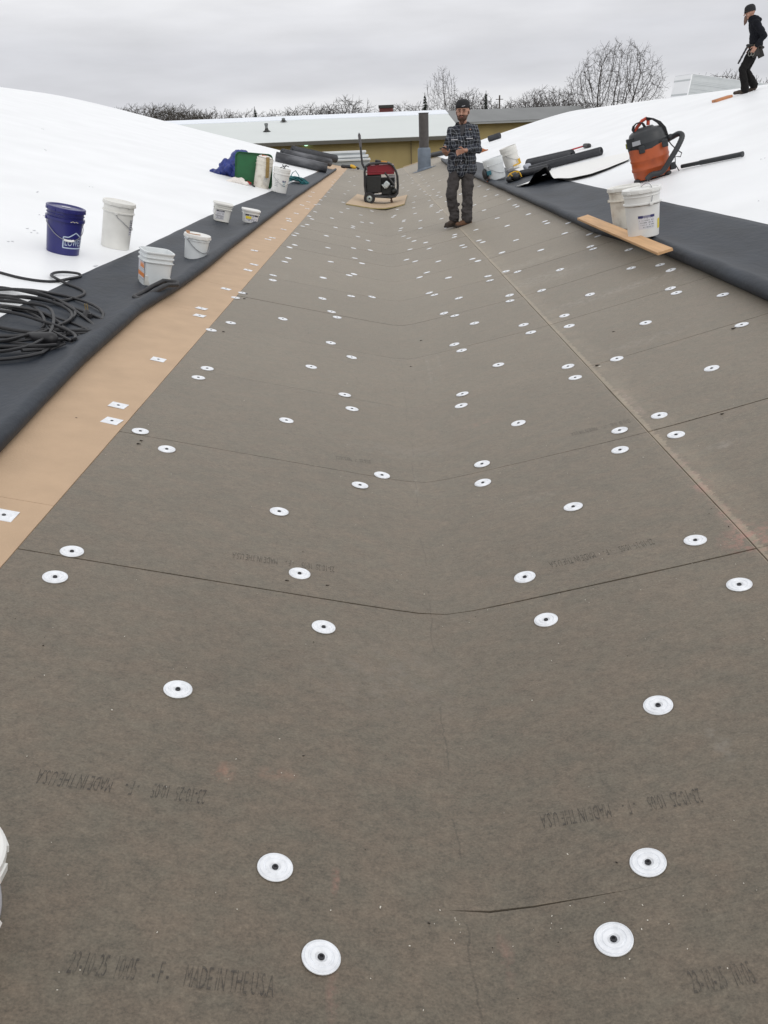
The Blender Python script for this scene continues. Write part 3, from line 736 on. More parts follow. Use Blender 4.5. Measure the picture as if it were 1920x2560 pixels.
rd = MB(); rd.box((-.02, -.07, H+.045), (.10, .03, .02), Matrix.Rotation(.3, 3, 'Z')); rd.build('brush_grip', mat('rust_orange', (.45, .12, .05), .6), B)

# the pair of buckets on the plank
p1 = at(1566, 571, .05); p2 = at(1609, 590, .135)
M = seat(p1, 0, .55, .06); ca = camdir(M); k = mpp(p1); H = .375
B = bucket('dirty_bucket', 'grimy white lidded bucket half hidden behind the cleaner bucket on the right membrane', M, H, .145, .125, DIRTY, [(.70, .725, .014), (.90, .915, .006)], 'ring', WPL2)
label_patch(B, H, .145, .125, ca+.35, ca+.9, .06, .24, [DIRTY, INKL, INKL], rows_pattern(None, 12, rows=8, dens=.8))
bail(B, H, .15, .265, 'lean', ca+math.pi*.9, grip=False)
M = seat(p2, 0, .5, .135); ca = camdir(M); H = .385
B = bucket('white_bucket', 'white lidded bucket with navy label and wire handle raised, standing on the plank', M, H, .150, .127, WPL, [(.705, .73, .014), (.87, .882, .006), (.925, .935, .005)], 'ring', WPL)
label_patch(B, H, .150, .127, ca-.28, ca+.75, .075, .185, [PAPER, GREYL, NAVY], rows_pattern(.80, 21, rows=6, dens=.5), 60, 36)
label_patch(B, H, .150, .127, ca+1.05, ca+1.35, .06, .14, [YEL, YEL, YEL], lambda *a: 0, 6, 4, 'sticker')
bail(B, H, .152, .275, 'up', ca+math.pi*.65, grip=False)
gr = MB(); gr.lathe([(.1530, .262), (.1610, .2685), (.1640, .2690)], 40, a0=ca-1.1, a1=ca+1.3)
gr.build('grime', mat('grime', (.62, .6, .56), .8, 0, 26, col2=(.22, .17, .13), thr=(.48, .66)), B)
# the plank
pc = [at(x, y, .155) for x, y in ((1443, 547), (1471, 541), (1683, 626), (1644, 635))]
ctr = sum(pc, Vector())/4; d = ((pc[2]+pc[3])-(pc[0]+pc[1])).normalized(); ln = ((pc[2]+pc[3])/2-(pc[0]+pc[1])/2).length
n = nrm(ctr.x); yv = n.cross(d).normalized(); n = d.cross(yv)
wd = ((pc[1]-pc[0]).length+(pc[2]-pc[3]).length)/2
PM = Matrix.Translation(ctr+n*.004) @ Matrix((d, yv, n)).transposed().to_4x4()
mb = MB(); mb.box((0, 0, 0), (ln, wd*.95, .022))
o = mb.build('plank', mat('pine', (.56, .34, .17), .65, .14, 7, .08, 60, stretch=(.35, 4, 4), detail=6), bevel=.002, smooth=False); o.matrix_world = PM
tag(o, 'pale wooden plank lying along the rolled edge of the right membrane', 'plank')

# bucket cut by the left frame edge, close to the camera
q = at(-216, 2148, .18); M = seat(q, 0, 1.0, .004); H = .18
B = bucket('white_bucket', 'white bucket close to the camera, cut off by the left frame edge', M, H, .097, .070, WPL, [(.62, .80, .010)], 'plain', WPL)
bail(B, H, .099, .135, 'side', camdir(M)+.9, grip=True)

# far buckets on the right
p = at(1243, 455); M = seat(p, 0, 1.0, .06); ca = camdir(M); k = mpp(p); H = 50*k; rt = 25*k
B = bucket('tool_bucket', 'wide milky open bucket beside the right rolled edge, near the standing man', M, H, rt, rt*.86, CLEAR, [(.70, .715, .006)])
bail(B, H, rt, H*.72, 'side', ca+.9, grip=False)
tl = MB(); tl.ball((-rt*1.08, -.06, H*.38), (.06, .08, .12), 10, 7); tl.tube([(-rt*1.05, -.1, H*.15), (-rt*.9, -.16, .05)], .03, 8)
tl.build('hung_tool', mat('black_rubber', (.018, .018, .02), .5), B)
t2 = MB(); t2.box((-rt*.72, -rt*.80, H*.42), (.09, .02, .08), Matrix.Rotation(-.7, 3, 'Z')); t2.build('sticker', mat('label_teal', (.04, .17, .22), .5), B)
t3 = MB(); t3.box((-rt*.98, -rt*.42, H*.12), (.05, .05, .07)); t3.build('orange_grip', mat('rust_orange', (.45, .12, .05), .6), B)
p = at(1284, 424); k = mpp(p); M = seat(p, 0, 1.0, .03) @ Matrix.Rotation(-.05, 4, 'Y'); ca = camdir(M); H = 52*k; rt = 21*k
B = bucket('white_bucket', 'dirty white bucket leaning above the yellow-black machine on the right slope', M, H, rt, rt*.86, WPL2, [(.66, .70, .012), (.86, .875, .006)])
bail(B, H, rt, H*.7, 'side', ca+1.1, grip=False)
t1 = MB(); t1.box((.06, -rt*1.0, H*.14), (.16, .02, .028), Matrix.Rotation(.2, 3, 'Z')); t1.box((.14, -rt*.95, H*.24), (.05, .03, .11)); t1.build('drip_yellow', mat('yellow_plastic', (.62, .36, .02), .45), B)

# ================================================================== THINGS ON THE LEFT
CABLE = mat('cable_black', (.013, .013, .015), .5)
def near(px, py, h=.0): p = at(px, py); return on(p.x, p.y, h)
def coil():
    root_p = near(66, 812); r3 = random.Random(12); pts = []
    cx, cy = root_p.x-.03, root_p.y-.02
    N = 10; turns = []
    for t in range(N*36):
        a = 2*math.pi*t/36; k = t//36; f = t/36-k
        rx = (.37+.09*math.sin(1.7*k+.5)); ry = (.52+.16*math.cos(2.3*k))
        ox = .11*math.sin(k*2.1)-.05; oy = .22*math.sin(k*1.3+1)-.03*k
        x = cx+ox+rx*math.cos(a)+.03*math.sin(3*a+k); y = cy+oy+ry*math.sin(a)+.03*math.cos(2*a+k*2)
        h = .026+.010*(k % 4)+.012*max(0, math.sin(a*2+k*1.9))
        pts.append(on(x, y, h))
    M = Matrix.Translation(on(cx, cy)); inv = M.inverted()
    tail = [near(x, y, h) for x, y, h in ((60, 900, .05), (150, 880, .03), (205, 855, .03), (235, 842, .03), (238, 828, .03), (215, 808, .035), (180, 785, .04), (140, 765, .05), (80, 748, .055), (20, 742, .05), (-40, 745, .04))]
    run = [near(x, y, h) for x, y, h in ((-60, 672, .02), (0, 688, .02), (50, 701, .02), (100, 709, .02), (140, 710, .02), (175, 704, .022), (202, 699, .024), (197, 694, .03), (165, 692, .035), (140, 692, .03), (130, 698, .03), (140, 707, .036), (170, 719, .026), (203, 733, .026), (213, 742, .026), (200, 751, .026), (165, 762, .03), (135, 768, .04))]
    def smooth(p, n=5):
        out = []
        for i in range(len(p)-1):
            p0, p1, p2, p3 = p[max(0, i-1)], p[i], p[i+1], p[min(len(p)-1, i+2)]
            for k in range(n):
                t = k/n; out.append(.5*((2*p1)+(p2-p0)*t+(2*p0-5*p1+4*p2-p3)*t*t+(3*p1-p0-3*p2+p3)*t**3))
        return out+[p[-1]]
    root = empty('cable_coil', M, 'loosely coiled black extension cord with plug at the left edge of the black membrane', 'extension cord')
    mb = MB(); mb.M = inv
    mb.tube(pts, .0100, 7); mb.tube(smooth(tail), .0100, 7); mb.tube(smooth(run), .0105, 7)
    mb.build('cord', CABLE, root)
    pl = MB(); pl.M = inv; p = near(218, 802, .03)
    pl.cap(p+Vector((0, -.02, 0)), .022, p+Vector((0, .015, .02)), .020, 10); pl.box(p+Vector((-.028, -.01, 0)), (.018, .03, .035)); pl.box(p+Vector((.028, -.01, 0)), (.018, .03, .035))
    o = pl.build('plug', CABLE, root)
    pr = MB(); pr.M = inv
    for dx in (-.007, .007): pr.box(p+Vector((dx, .03, .05)), (.004, .008, .05))
    pr.build('prong', mat('brass', (.35, .25, .10), .4, metal=.6), o)
    cn = MB(); cn.M = inv; p = near(108, 866, .045)
    cn.cap(p+Vector((-.07, .03, 0)), .035, p+Vector((.06, -.015, 0)), .038, 12); cn.build('socket', CABLE, root)
coil()
# black strap lying over the rolled edge
pts = [near(x, y, h) for x, y, h in ((338, 758, .045), (360, 752, .06), (385, 748, .095), (415, 745, .13), (448, 747, .125), (447, 750, .115), (425, 754, .125), (400, 758, .10), (372, 763, .07), (350, 765, .05))]
mb = MB()
for i in range(len(pts)):
    a, b = pts[i], pts[(i+1) % len(pts)]
    mb.cap(a, .019, b, .019, 8)
o = baked(mb, 'strap', CABLE, None, .006, 2); tag(o, 'black looped strap lying over the rolled edge of the left membrane', 'strap')

# green tote with blue tarp, rag, rope
GREEN = mat('green_plastic', (.008, .105, .032), .4, .1, 8); TARP = mat('blue_tarp', (.010, .024, .17), .42, .35, 9, .3, 18)
p = at(640, 470); k = mpp(p); M = facing(on(p.x-.02, p.y+.42, -.04)) @ Matrix.Rotation(.12, 4, 'Y')
root = empty('green_tote', M, 'green plastic tote lying on its side behind the stained bucket on the left slope', 'tote')
def rrect(x0, x1, z0, z1, r, y):
    pts = []
    for cx, cz, a in ((x1-r, z0+r, -90), (x1-r, z1-r, 0), (x0+r, z1-r, 90), (x0+r, z0+r, 180)):
        for t in range(7):
            an = R_(a+90*t/6); pts.append((cx+r*math.cos(an), y, cz+r*math.sin(an)))
    return pts
W0, W1, Ht = -58*k, 36*k, 84*k
mb = MB(); vs = []
prof = [(0, 0, .0), (.02, .0, .02), (.36, .05, .03), (.38, .055, .03)]
layers = [rrect(W0+a, W1-a, a*.6, Ht-a, .09, y) for y, a, _ in ((.10, .015, 0), (-.02, 0, 0), (-.02, .012, 0), (.08, .02, 0), (.46, .05, 0), (.50, .09, 0))]
n = len(layers[0])
for l in layers: vs += l
mb.add(vs, [(j*n+i, j*n+(i+1) % n, (j+1)*n+(i+1) % n, (j+1)*n+i) for j in range(len(layers)-1) for i in range(n)]+[tuple((len(layers)-1)*n+i for i in range(n))])
mb.add(rrect(W0+.02, W1-.02, .02, Ht-.02, .08, .03), [tuple(range(n))])
mb.build('tub', GREEN, root, sharp=40)
rb = MB()
for i in range(4):
    x = W0+.1+i*(W1-W0-.2)/3; rb.box((x, .29, Ht*.5), (.03, .36, Ht*.93))
rb.build('rib', GREEN, root, bevel=.006)
p = at(592, 446); k = mpp(p)*1.2; mb = MB()
for dx, dz, y, r in ((-45, 15, .05, 7), (-36, 13, -.05, 10), (-26, 14, .0, 12), (-20, 30, .05, 8), (-15, 20, -.08, 11), (-26, 26, .05, 7), (-4, 24, .05, 15), (4, 38, .12, 14), (13, 43, .15, 13), (14, 18, .05, 15), (-2, 10, -.05, 12), (20, 8, .0, 10)):
    mb.ball((dx*k, y, dz*k), (r*k*1.15, r*k*1.1, r*k), 12, 8)
o = baked(mb, 'blue_tarp', TARP, None, .022, 3, .13, .16); o.matrix_world = facing(on(p.x, p.y))
tag(o, 'crumpled blue tarp slumped against the green tote on the white slope', 'tarp')
p = at(597, 460); k = mpp(p); mb = MB()
for (a, b, c, r) in ((-18, 0, 3, 8), (-8, .02, 6, 9), (4, 0, 7, 9), (14, -.02, 4, 7), (-26, -.03, 1, 5)): mb.ball((a*k, b, c*k), (r*k*1.35, .10, r*k*.85), 12, 8)
o = baked(mb, 'white_rag', mat('rag_white', (.70, .66, .62)), None, .02, 3, .06, .10); o.matrix_world = facing(on(p.x, p.y)) @ Matrix.Rotation(.23, 4, 'Y')
tag(o, 'bundled white rag on the white slope in front of the blue tarp', 'rag')
q1, q2, q3 = near(603, 452, .10), near(620, 462, .06), near(637, 470, .03)
root = empty('hand_tool', Matrix.Translation(q2), 'small red and black hand tool beside the white rag', 'hand tool')
mb = MB(); mb.M = Matrix.Translation(-q2); mb.cap(q1, .012, q2, .014, 8); mb.build('shaft', CABLE, root)
mb = MB(); mb.M = Matrix.Translation(-q2); mb.cap(q2, .022, q2.lerp(q3, .45), .026, 8); mb.build('red_grip', mat('red_paint', (.40, .015, .02), .4), root)
mb = MB(); mb.M = Matrix.Translation(-q2); mb.cap(q2.lerp(q3, .5), .02, q3, .014, 8); mb.build('tip', CABLE, root)
mb = MB(); r5 = random.Random(8); c0 = near(744, 462)
for t in range(26):
    a = near(722+r5.uniform(-4, 10), 452+r5.uniform(0, 8), .05+r5.random()*.10); b = near(765+r5.uniform(-8, 8), 461+r5.uniform(-2, 3), .03)
    m = a.lerp(b, .5)+Vector((r5.uniform(-.08, .08), r5.uniform(-.2, .2), r5.uniform(.0, .09)))
    mb.tube([a.lerp(m, .5)+Vector((0, 0, .02)) if i == 1 else (a, None, m, None, b)[i] if i != 3 else m.lerp(b, .5)+Vector((0, 0, .01)) for i in range(5)], .012, 6)
mb.tube([near(x, y, h) for x, y, h in ((750, 462, .03), (762, 463, .02), (782, 466, .02))], .012, 6)
mb.tube([near(725, 456, .1), near(733, 455, .22), near(741, 456, .28), near(748, 459, .2), near(752, 462, .05)], .010, 6)
tag(mb.build('rope_tangle', mat('teal_rope', (.012, .13, .145), .7, .3, 20), None), 'tangle of teal rope on the left black membrane beside the tool bucket', 'rope')

# rolls of membrane
ROLLM = mat('roll_black', (.034, .036, .042), .55, .25, 6, .3, 25, detail=7)
ROLLD = mat('dusty_roll', (.035, .037, .043), .6, 0, 3.2, .3, 25, col2=(.16, .165, .18), thr=(.42, .72), detail=3, stretch=(1, .35, 1))
def roll(a, b, r, label, m=ROLLM, group=None, name='membrane_roll', ecc=1.0, core=True):
    a, b = Vector(a), Vector(b); d = (b-a); L_ = d.length; d.normalize()
    up = Vector((0, 0, 1)); s = d.cross(up).normalized(); up = s.cross(d)
    M = Matrix.Translation(a) @ Matrix((s, d, up)).transposed().to_4x4()
    root = empty(name, M, label, 'roll', group)
    mb = MB(); prof = []
    n = 60; L2 = max(8, int(L_/.08)); vs = []
    for j in range(L2+1):
        y = L_*j/L2
        for i in range(n):
            an = 2*math.pi*i/n; rr = r*(1+.025*nz(math.cos(an)*2+y, math.sin(an)*2, 1.0, 6)); vs.append((rr*math.cos(an), y, rr*math.sin(an)*ecc))
    mb.add(vs, [(j*n+i, j*n+(i+1) % n, (j+1)*n+(i+1) % n, (j+1)*n+i) for j in range(L2) for i in range(n)])
    if core:                                         # spiral ends
        for y0, e in ((0, -1), (L_, 1)):
            rings = [(r, 0), (r*.93, .004*e), (r*.88, -.006*e), (r*.72, .002*e), (r*.68, -.008*e), (r*.5, 0), (r*.46, -.008*e), (r*.3, -.002*e), (r*.27, -.05*e), (.002, -.05*e)]
            mb.add([(q*math.cos(2*math.pi*i/n), y0+o_, q*math.sin(2*math.pi*i/n)*ecc) for q, o_ in rings for i in range(n)], [(j*n+i, j*n+(i+1) % n, (j+1)*n+(i+1) % n, (j+1)*n+i) for j in range(len(rings)-1) for i in range(n)])
    mb.build('sheet', m, root, sharp=50)
    e = MB(); e.box((r*.55, L_/2, r*.86*ecc), (.035, L_*.995, .006), Matrix.Rotation(.55, 3, 'Y')); e.build('loose_edge', m, root, smooth=False)
    return root
def rollpx(a, b, ra, label, m=ROLLM, h=0, **k):
    pa, pb = at(*a), at(*b); r = ra*(mpp(pa)+mpp(pb))/2
    return roll(on(pa.x, pa.y, r+.015+h), on(pb.x, pb.y, r+.015+h), r, label, m, **k)
rollpx((691, 405), (817, 434), 11.5, 'thick dusty black membrane roll, nearest of the three on the left slope', ROLLD, group='membrane rolls on the left slope')
rollpx((707, 397), (826, 421), 9.5, 'grey mottled membrane roll lying behind the thick dusty one on the left', ROLLD, h=.05, group='membrane rolls on the left slope')
rollpx((733, 391), (840, 413), 9.5, 'plain dark membrane roll, hindmost of the three on the left slope', ROLLM, h=.08, group='membrane rolls on the left slope')
rollpx((1322, 424), (1428, 402), 12.0, 'black membrane roll behind the longer one on the right slope', group='membrane rolls on the right slope')
rollpx((1325, 436), (1502, 390), 9.3, 'long black membrane roll on the right slope, pale end toward the vacuum', group='membrane rolls on the right slope')
rollpx((1303, 446), (1371, 431), 8.6, 'short black roll nearest the rolled edge, touching the yellow machine', group='membrane rolls on the right slope')
rollpx((1222, 356), (1250, 347), 7.0, 'short black roll lying alone near the far edge of the right white slope', group='membrane rolls on the right slope')
rollpx((1072, 396), (1112, 388), 5.5, 'dark roll lying beside the base of the vent pipe', group='membrane rolls on the right slope')
YELP = mat('yellow_plastic', (.62, .36, .02), .45); RUB = mat('black_rubber', (.018, .018, .02), .5)
def power_tool(px, py, wpx, label, flip=1, yaw=0):
    p = at(px, py); k = mpp(p); M = facing(on(p.x, p.y, .015)) @ Matrix.Rotation(yaw, 4, 'Y'); L_ = wpx*k*.5; s = flip
    root = empty('power_tool', M, label, 'power tool')
    b = MB(); b.cap((-s*L_*.95, 0, L_*.24), L_*.17, (s*L_*.1, 0, L_*.27), L_*.21, 14); b.cap((-s*L_*.95, .0, L_*.24), L_*.2, (-s*L_*.75, 0, L_*.24), L_*.2, 14); b.build('barrel', RUB, root)
    y = MB(); y.cap((s*L_*.12, 0, L_*.32), L_*.24, (s*L_*.5, 0, L_*.24), L_*.19, 14); y.cap((s*L_*.3, .0, L_*.45), L_*.07, (s*L_*.75, .0, L_*.30), L_*.07, 10); y.build('housing', YELP, root)
    g = MB(); g.cap((s*L_*.5, 0, L_*.40), L_*.07, (s*L_*.98, 0, L_*.16), L_*.10, 10); g.box((s*L_*.9, 0, L_*.13), (L_*.25, L_*.3, L_*.2)); g.build('grip', RUB, root, bevel=.008)
    return root
power_tool(876, 424, 42, 'yellow and black power tool on the grey boards by the far left edge', 1, .12)

# ================================================================== GENERATOR ON ITS BASE BOARD
p = at(955, 507, .06); k = mpp(p); gp = Vector((p.x, p.y, Z(p.x)))
GM = facing(gp+Vector((0, 0, .062)))
cor = [at(x, y, .09) for x, y in ((864, 501), (1011, 502), (1018, 480), (893, 478))]
mb = MB()
def bent(u, v, h):
    a = cor[0].lerp(cor[1], u); b = cor[3].lerp(cor[2], u); q = a.lerp(b, v)
    zc = .062+.20*abs((q.x-VX)/1.0)**1.6
    return Vector((q.x, q.y, max(zc, Z(q.x)+.004)+h))
mb.grid(lambda u, v: bent(u, v, .022), 24, 8)
base = len(mb.v); mb.grid(lambda u, v: bent(1-u, v, 0), 24, 8)
rim_t = [i for i in range(25)]+[j*25+24 for j in range(1, 9)]+[8*25+i for i in range(23, -1, -1)]+[j*25 for j in range(7, 0, -1)]
rim_b = [base+24-i for i in range(25)]+[base+j*25 for j in range(1, 9)]+[base+8*25+24-i for i in range(23, -1, -1)]+[base+j*25+24 for j in range(7, 0, -1)]
for i in range(len(rim_t)):
    i2 = (i+1) % len(rim_t); mb.f.append((rim_t[i2], rim_t[i], rim_b[i], rim_b[i2])); mb.mi.append(1)
tag(mb.build('base_board', [mat('board_tan', (.47, .35, .23), .7, .08, 5), mat('board_edge', (.36, .29, .13), .8, .2, 8)], sharp=40), 'bent tan insulation board under the generator across the valley', 'board')
def gx(x): return (x-930)/8.73*k
def gz(y): return (1465-y)/8.73*k*1.0
FRM = mat('frame_black', (.014, .014, .016), .35, spec=.6); ENG = mat('engine_black', (.010, .012, .012), .5, .3, 20); TANK = mat('tank_red', (.20, .008, .018), .28, .08, 6)
SILV = mat('silver_metal', (.50, .55, .56), .35, .1, 30, metal=.5); TYRE = mat('tyre', (.018, .018, .02), .75); RIM = mat('rim_grey', (.42, .47, .47), .35, .05, 30, metal=.4)
G = empty('generator', GM, 'portable generator with red tank and black frame standing on the bent tan board', 'generator')
r = 22/8.73*k
mb = MB(); D2 = .27
loop = [(590, 1290), (575, 1100), (580, 820), (610, 720), (690, 668), (900, 660), (1110, 672), (1190, 720), (1250, 830), (1280, 930), (1285, 1130), (1270, 1270), (1215, 1335), (1110, 1350), (900, 1325), (690, 1310)]
for yy in (-D2, D2): mb.tube([(gx(a), yy, gz(b)) for a, b in loop], r, 10, closed=True)
for a, b in ((690, 668), (1110, 672), (575, 1100), (1285, 1130), (690, 1310), (1110, 1350)): mb.tube([(gx(a), -D2, gz(b)), (gx(a), D2, gz(b))], r, 8)
mb.tube([(gx(1010), -D2-.01, gz(850)), (gx(1215), -D2-.01, gz(1110))], r*.9, 8)
mb.box((gx(930), 0, gz(1305)), (gx(1230)-gx(640), .5, .02))
mb.build('frame', FRM, G, sharp=50)
mb = MB(); mb.box((gx(925), 0, gz(790)), (gx(1215)-gx(640), .47, gz(700)-gz(890))); mb.box((gx(925), 0, gz(830)), (gx(1240)-gx(618), .49, .02))
o = mb.build('fuel_tank', TANK, G, bevel=.045); o.modifiers['bevel'].segments = 5
mb = MB(); mb.lathe([(.055, 0), (.055, .04), (.045, .05), (.001, .05)], 18, c=(gx(850), -.05, gz(695))); mb.build('tank_cap', FRM, o)
mb = MB(); mb.box((gx(760), 0, gz(1080)), (gx(930)-gx(610), .42, gz(900)-gz(1280))); mb.lathe([(.001, -.2), (.12, -.2), (.14, -.17), (.14, .2), (.001, .2)], 20, c=(0, 0, 0))
mb2 = MB(); mb2.box((gx(765), 0, gz(1075)), (gx(940)-gx(600), .44, gz(905)-gz(1270)))
mb2.build('alternator', ENG, G, bevel=.03)
mb = MB(); mb.box((gx(1060), .02, gz(1120)), (gx(1220)-gx(900), .36, gz(960)-gz(1290)))
for t in range(7): mb.box((gx(1060), .02, gz(980+t*22)), (gx(1215)-gx(925), .40, .008))
mb.cap((gx(1190), -.18, gz(1230)), .07, (gx(1190), .1, gz(1230)), .07, 14)
mb.build('engine', ENG, G, bevel=.01)
mb = MB(); mb.box((gx(1040), -.235, gz(1090)), (.13, .07, .15), Matrix.Rotation(.75, 3, 'Y')); o = mb.build('air_filter', SILV, G, bevel=.025)
mb = MB(); mb.box((gx(975), -.25, gz(1125)), (.02, .03, .12), Matrix.Rotation(-.7, 3, 'Y')); mb.build('lever', SILV, G, bevel=.005)
mb = MB()
for a, b in ((1145, 1125), (1190, 1130)): mb.lathe([(.025, 0), (.025, .03), (.001, .03)], 12)
mb = MB()
for a, b in ((1145, 1125), (1190, 1130)): mb.cap((gx(a), -.25, gz(b)), .022, (gx(a), -.21, gz(b)), .022, 10)
mb.build('gauge', mat('gauge_grey', (.16, .17, .18), .4), G)
mb = MB(); mb.box((gx(1165), -.15, gz(975)), (gx(1235)-gx(1085), .012, gz(890)-gz(1045))); mb.build('panel', mat('panel_grey', (.42, .41, .43), .5, .05, 10), G)
mb = MB(); mb.box((gx(895), -.255, gz(1260)), (.07, .01, .03)); mb.build('sticker', mat('sticker_white', (.55, .52, .50), .5), G)
for yy in (-.33, .33):
    wl_ = MB(); rw = 122/8.73*k; c = (gx(665), yy, gz(1345))
    prof = [(rw*.55, -.045), (rw*.92, -.045), (rw, -.03), (rw, .03), (rw*.92, .045), (rw*.55, .045), (rw*.55, -.045)]
    n = 40; vs = [(c[0]+q*math.cos(2*math.pi*i/n), c[1]+o_, c[2]+q*math.sin(2*math.pi*i/n)) for q, o_ in prof for i in range(n)]
    fs = [(j*n+i, j*n+(i+1) % n, (j+1)*n+(i+1) % n, (j+1)*n+i) for j in range(len(prof)-1) for i in range(n)]
    wl_.add(vs, fs); W = wl_.build('wheel', TYRE, G, sharp=40)
    rm = MB(); prof = [(rw*.56, -.03), (rw*.5, -.038), (rw*.42, -.02), (rw*.22, -.028), (rw*.17, -.05), (.002, -.05)]
    sgn = 1 if yy < 0 else -1
    rm.add([(c[0]+q*math.cos(2*math.pi*i/n), c[1]+o_*sgn, c[2]+q*math.sin(2*math.pi*i/n)) for q, o_ in prof for i in range(n)], fs[:5*n]); rm.build('rim', RIM, W, sharp=40)
    hb = MB(); hb.cap((c[0], c[1]-.056*sgn, c[2]), .02, (c[0], c[1]+.01, c[2]), .02, 10); hb.build('hub', FRM, W)
for yy in (-.2, .2):
    mb = MB(); mb.box((gx(1137), yy, gz(1400)), (.035, .05, gz(1330)-gz(1440))); mb.box((gx(1140), yy, gz(1440)), (.06, .07, .02)); mb.build('foot', mat('foot_rust', (.07, .035, .02), .7), G, bevel=.004)
mb = MB()
for yy in (-.20, .20): mb.tube([(gx(620), yy, gz(790)), (gx(570), yy, gz(730)), (gx(540), yy, gz(670)), (gx(528), yy, gz(560)), (gx(515), yy, gz(300)), (gx(500), yy, gz(90))], r*.85, 8)
mb.tube([(gx(500), -.20, gz(90)), (gx(498), 0, gz(70)), (gx(500), .20, gz(90))], r*.85, 8)
H_ = mb.build('handle', FRM, G, sharp=50)
mb = MB()
for yy in (-.20, .20): mb.tube([(gx(518), yy, gz(330)), (gx(500), yy, gz(95))], r*1.15, 8)
mb.build('grip', mat('grip_grey', (.09, .085, .09), .6), H_)
# tool resting on the generator
root = empty('power_tool', GM @ Matrix.Translation((gx(935), -.05, gz(648))), 'small black and orange power tool resting on top of the generator', 'power tool')
mb = MB(); mb.cap((-.10, 0, .03), .035, (-.02, 0, .02), .025, 10); mb.cap((-.08, 0, .0), .025, (.0, 0, .0), .02, 8); mb.build('body', RUB, root)
mb = MB(); mb.cap((.02, 0, .012), .025, (.13, 0, .0), .022, 10); mb.build('housing', mat('orange_plastic', (.45, .20, .02), .45), root)

# ================================================================== VENT PIPE
p = at(1061, 424); k = mpp(p); base_p = on(p.x, p.y)
root = empty('vent_pipe', Matrix.Translation(base_p), 'dark round vent pipe in a blue-grey sleeve at the far end of the valley', 'vent pipe')
ph, pr_ = 118*k*1.08, 12*k
mb = MB(); mb.lathe([(pr_, .3), (pr_, ph), (pr_+.012, ph+.002), (pr_+.012, ph+.02), (pr_-.015, ph+.02), (pr_-.015, .3)], 28); mb.build('pipe', mat('pipe_brown', (.062, .055, .052), .6, .25, 6), root, sharp=40)
mb = MB(); bh = 46*k*1.08; rr = 16.2*k
mb.lathe([(rr*1.03, -.15), (rr*1.0, bh*.4), (rr*.98, bh-.05), (rr*.9, bh), (pr_, bh+.015)], 28); mb.build('sleeve', mat('sleeve_grey', (.135, .165, .205), .55, .12, 6), root, sharp=40)
mb = MB(); mb.lathe([(rr*1.9, .012), (rr*1.15, .02), (rr*1.02, .08)], 28); o = mb.build('flange', mat('sleeve_grey', (.1, .1, .1)), root); o.rotation_euler = (0, -math.atan(.27), 0)

# ================================================================== THINGS ON THE RIGHT
# upturned corner of white sheet
fr = [(1288, 474), (1318, 471), (1340, 465), (1362, 463), (1386, 462), (1430, 455), (1478, 444), (1522, 427), (1572, 405)]
bk = [(1322, 458), (1334, 452), (1348, 445), (1362, 437), (1380, 428), (1420, 418), (1465, 408), (1515, 396), (1576, 384)]
lift = [.03, .05, .20, .26, .07, .035, .03, .022, .012]
FRp = [near(*q) for q in fr]; BKp = [near(*q) for q in bk]
def seq(L_, u):
    t = u*(len(L_)-1); i = min(int(t), len(L_)-2); f = t-i; f2 = f*f*(3-2*f) if isinstance(L_[0], float) else f
    return L_[i]+(L_[i+1]-L_[i])*f2
def flap(u, v, dz):
    q = seq(FRp, u).lerp(seq(BKp, u), v); h = seq(lift, u)*(1-v)**1.4*(1-.25*math.sin(v*3))
    return on(q.x, q.y, .022+h+dz)
mb = MB(); mb.grid(lambda u, v: flap(u, v, .006), 90, 14); b0 = len(mb.v); mb.grid(lambda u, v: flap(1-u, v, 0), 90, 14, 1)
for i in range(90): mb.f.append((i+1, i, b0+90-i, b0+90-i-1)); mb.mi.append(1)
tag(mb.build('sheet_flap', [mat('white_sheet', (.80, .80, .78), .45), RUB], sharp=60), 'curled loose edge of white roof sheet, black underneath, lying on the right membrane', 'roof sheet')
# yellow and black machine beside the buckets
p = at(1288, 454); k = mpp(p); M = facing(on(p.x, p.y, .012)) @ Matrix.Rotation(-.22, 4, 'Y')
root = empty('hot_air_welder', M, 'yellow and black machine on small wheels below the leaning bucket on the right', 'machine')
mb = MB(); mb.box((0, .1, 10*k), (30*k, .26, 14*k)); mb.build('body', RUB, root, bevel=.03)
mb = MB(); mb.tube([(-15*k, -.06, 4*k), (-15*k, -.06, 15*k), (-9*k, -.06, 20*k), (2*k, -.06, 22*k), (11*k, -.06, 21*k), (15*k, -.06, 15*k), (17*k, -.06, 6*k)], 1.7*k, 8); mb.tube([(-9*k, -.06, 20*k), (-5*k, -.06, 13*k), (4*k, -.06, 13*k), (11*k, -.06, 21*k)], 1.7*k, 8); mb.build('guard', YELP, root)
for x, w_ in ((-14*k, 8*k), (4*k, 9.5*k)):
    mb = MB(); mb.cap((x, -.10, w_), w_*.95, (x, .02, w_), w_*.95, 18); mb.build('wheel', RUB, root)
mb = MB(); mb.box((-6*k, .14, 27*k), (18*k, .12, 9*k)); mb.build('cover', mat('cover_grey', (.22, .22, .23), .5), root, bevel=.02)
p = at(1318, 432); k = mpp(p); mb = MB()
for a, b, c, r in ((0, 0, 9, 9), (6, 0, 10, 8), (-4, 0, 14, 7), (3, 0, 16, 7), (-2, 0, 4, 8)): mb.ball((a*k, b, c*k), (r*k, .09, r*k*.9), 12, 8)
o = baked(mb, 'grey_bag', mat('bag_grey', (.36, .38, .43), .6, .15, 10), None, .018, 2, .05, .09); o.matrix_world = facing(on(p.x, p.y))
tag(o, 'small pale grey bag between the leaning bucket and the black rolls', 'bag')
a, b = near(1425, 383, .06), near(1462, 372, .06)
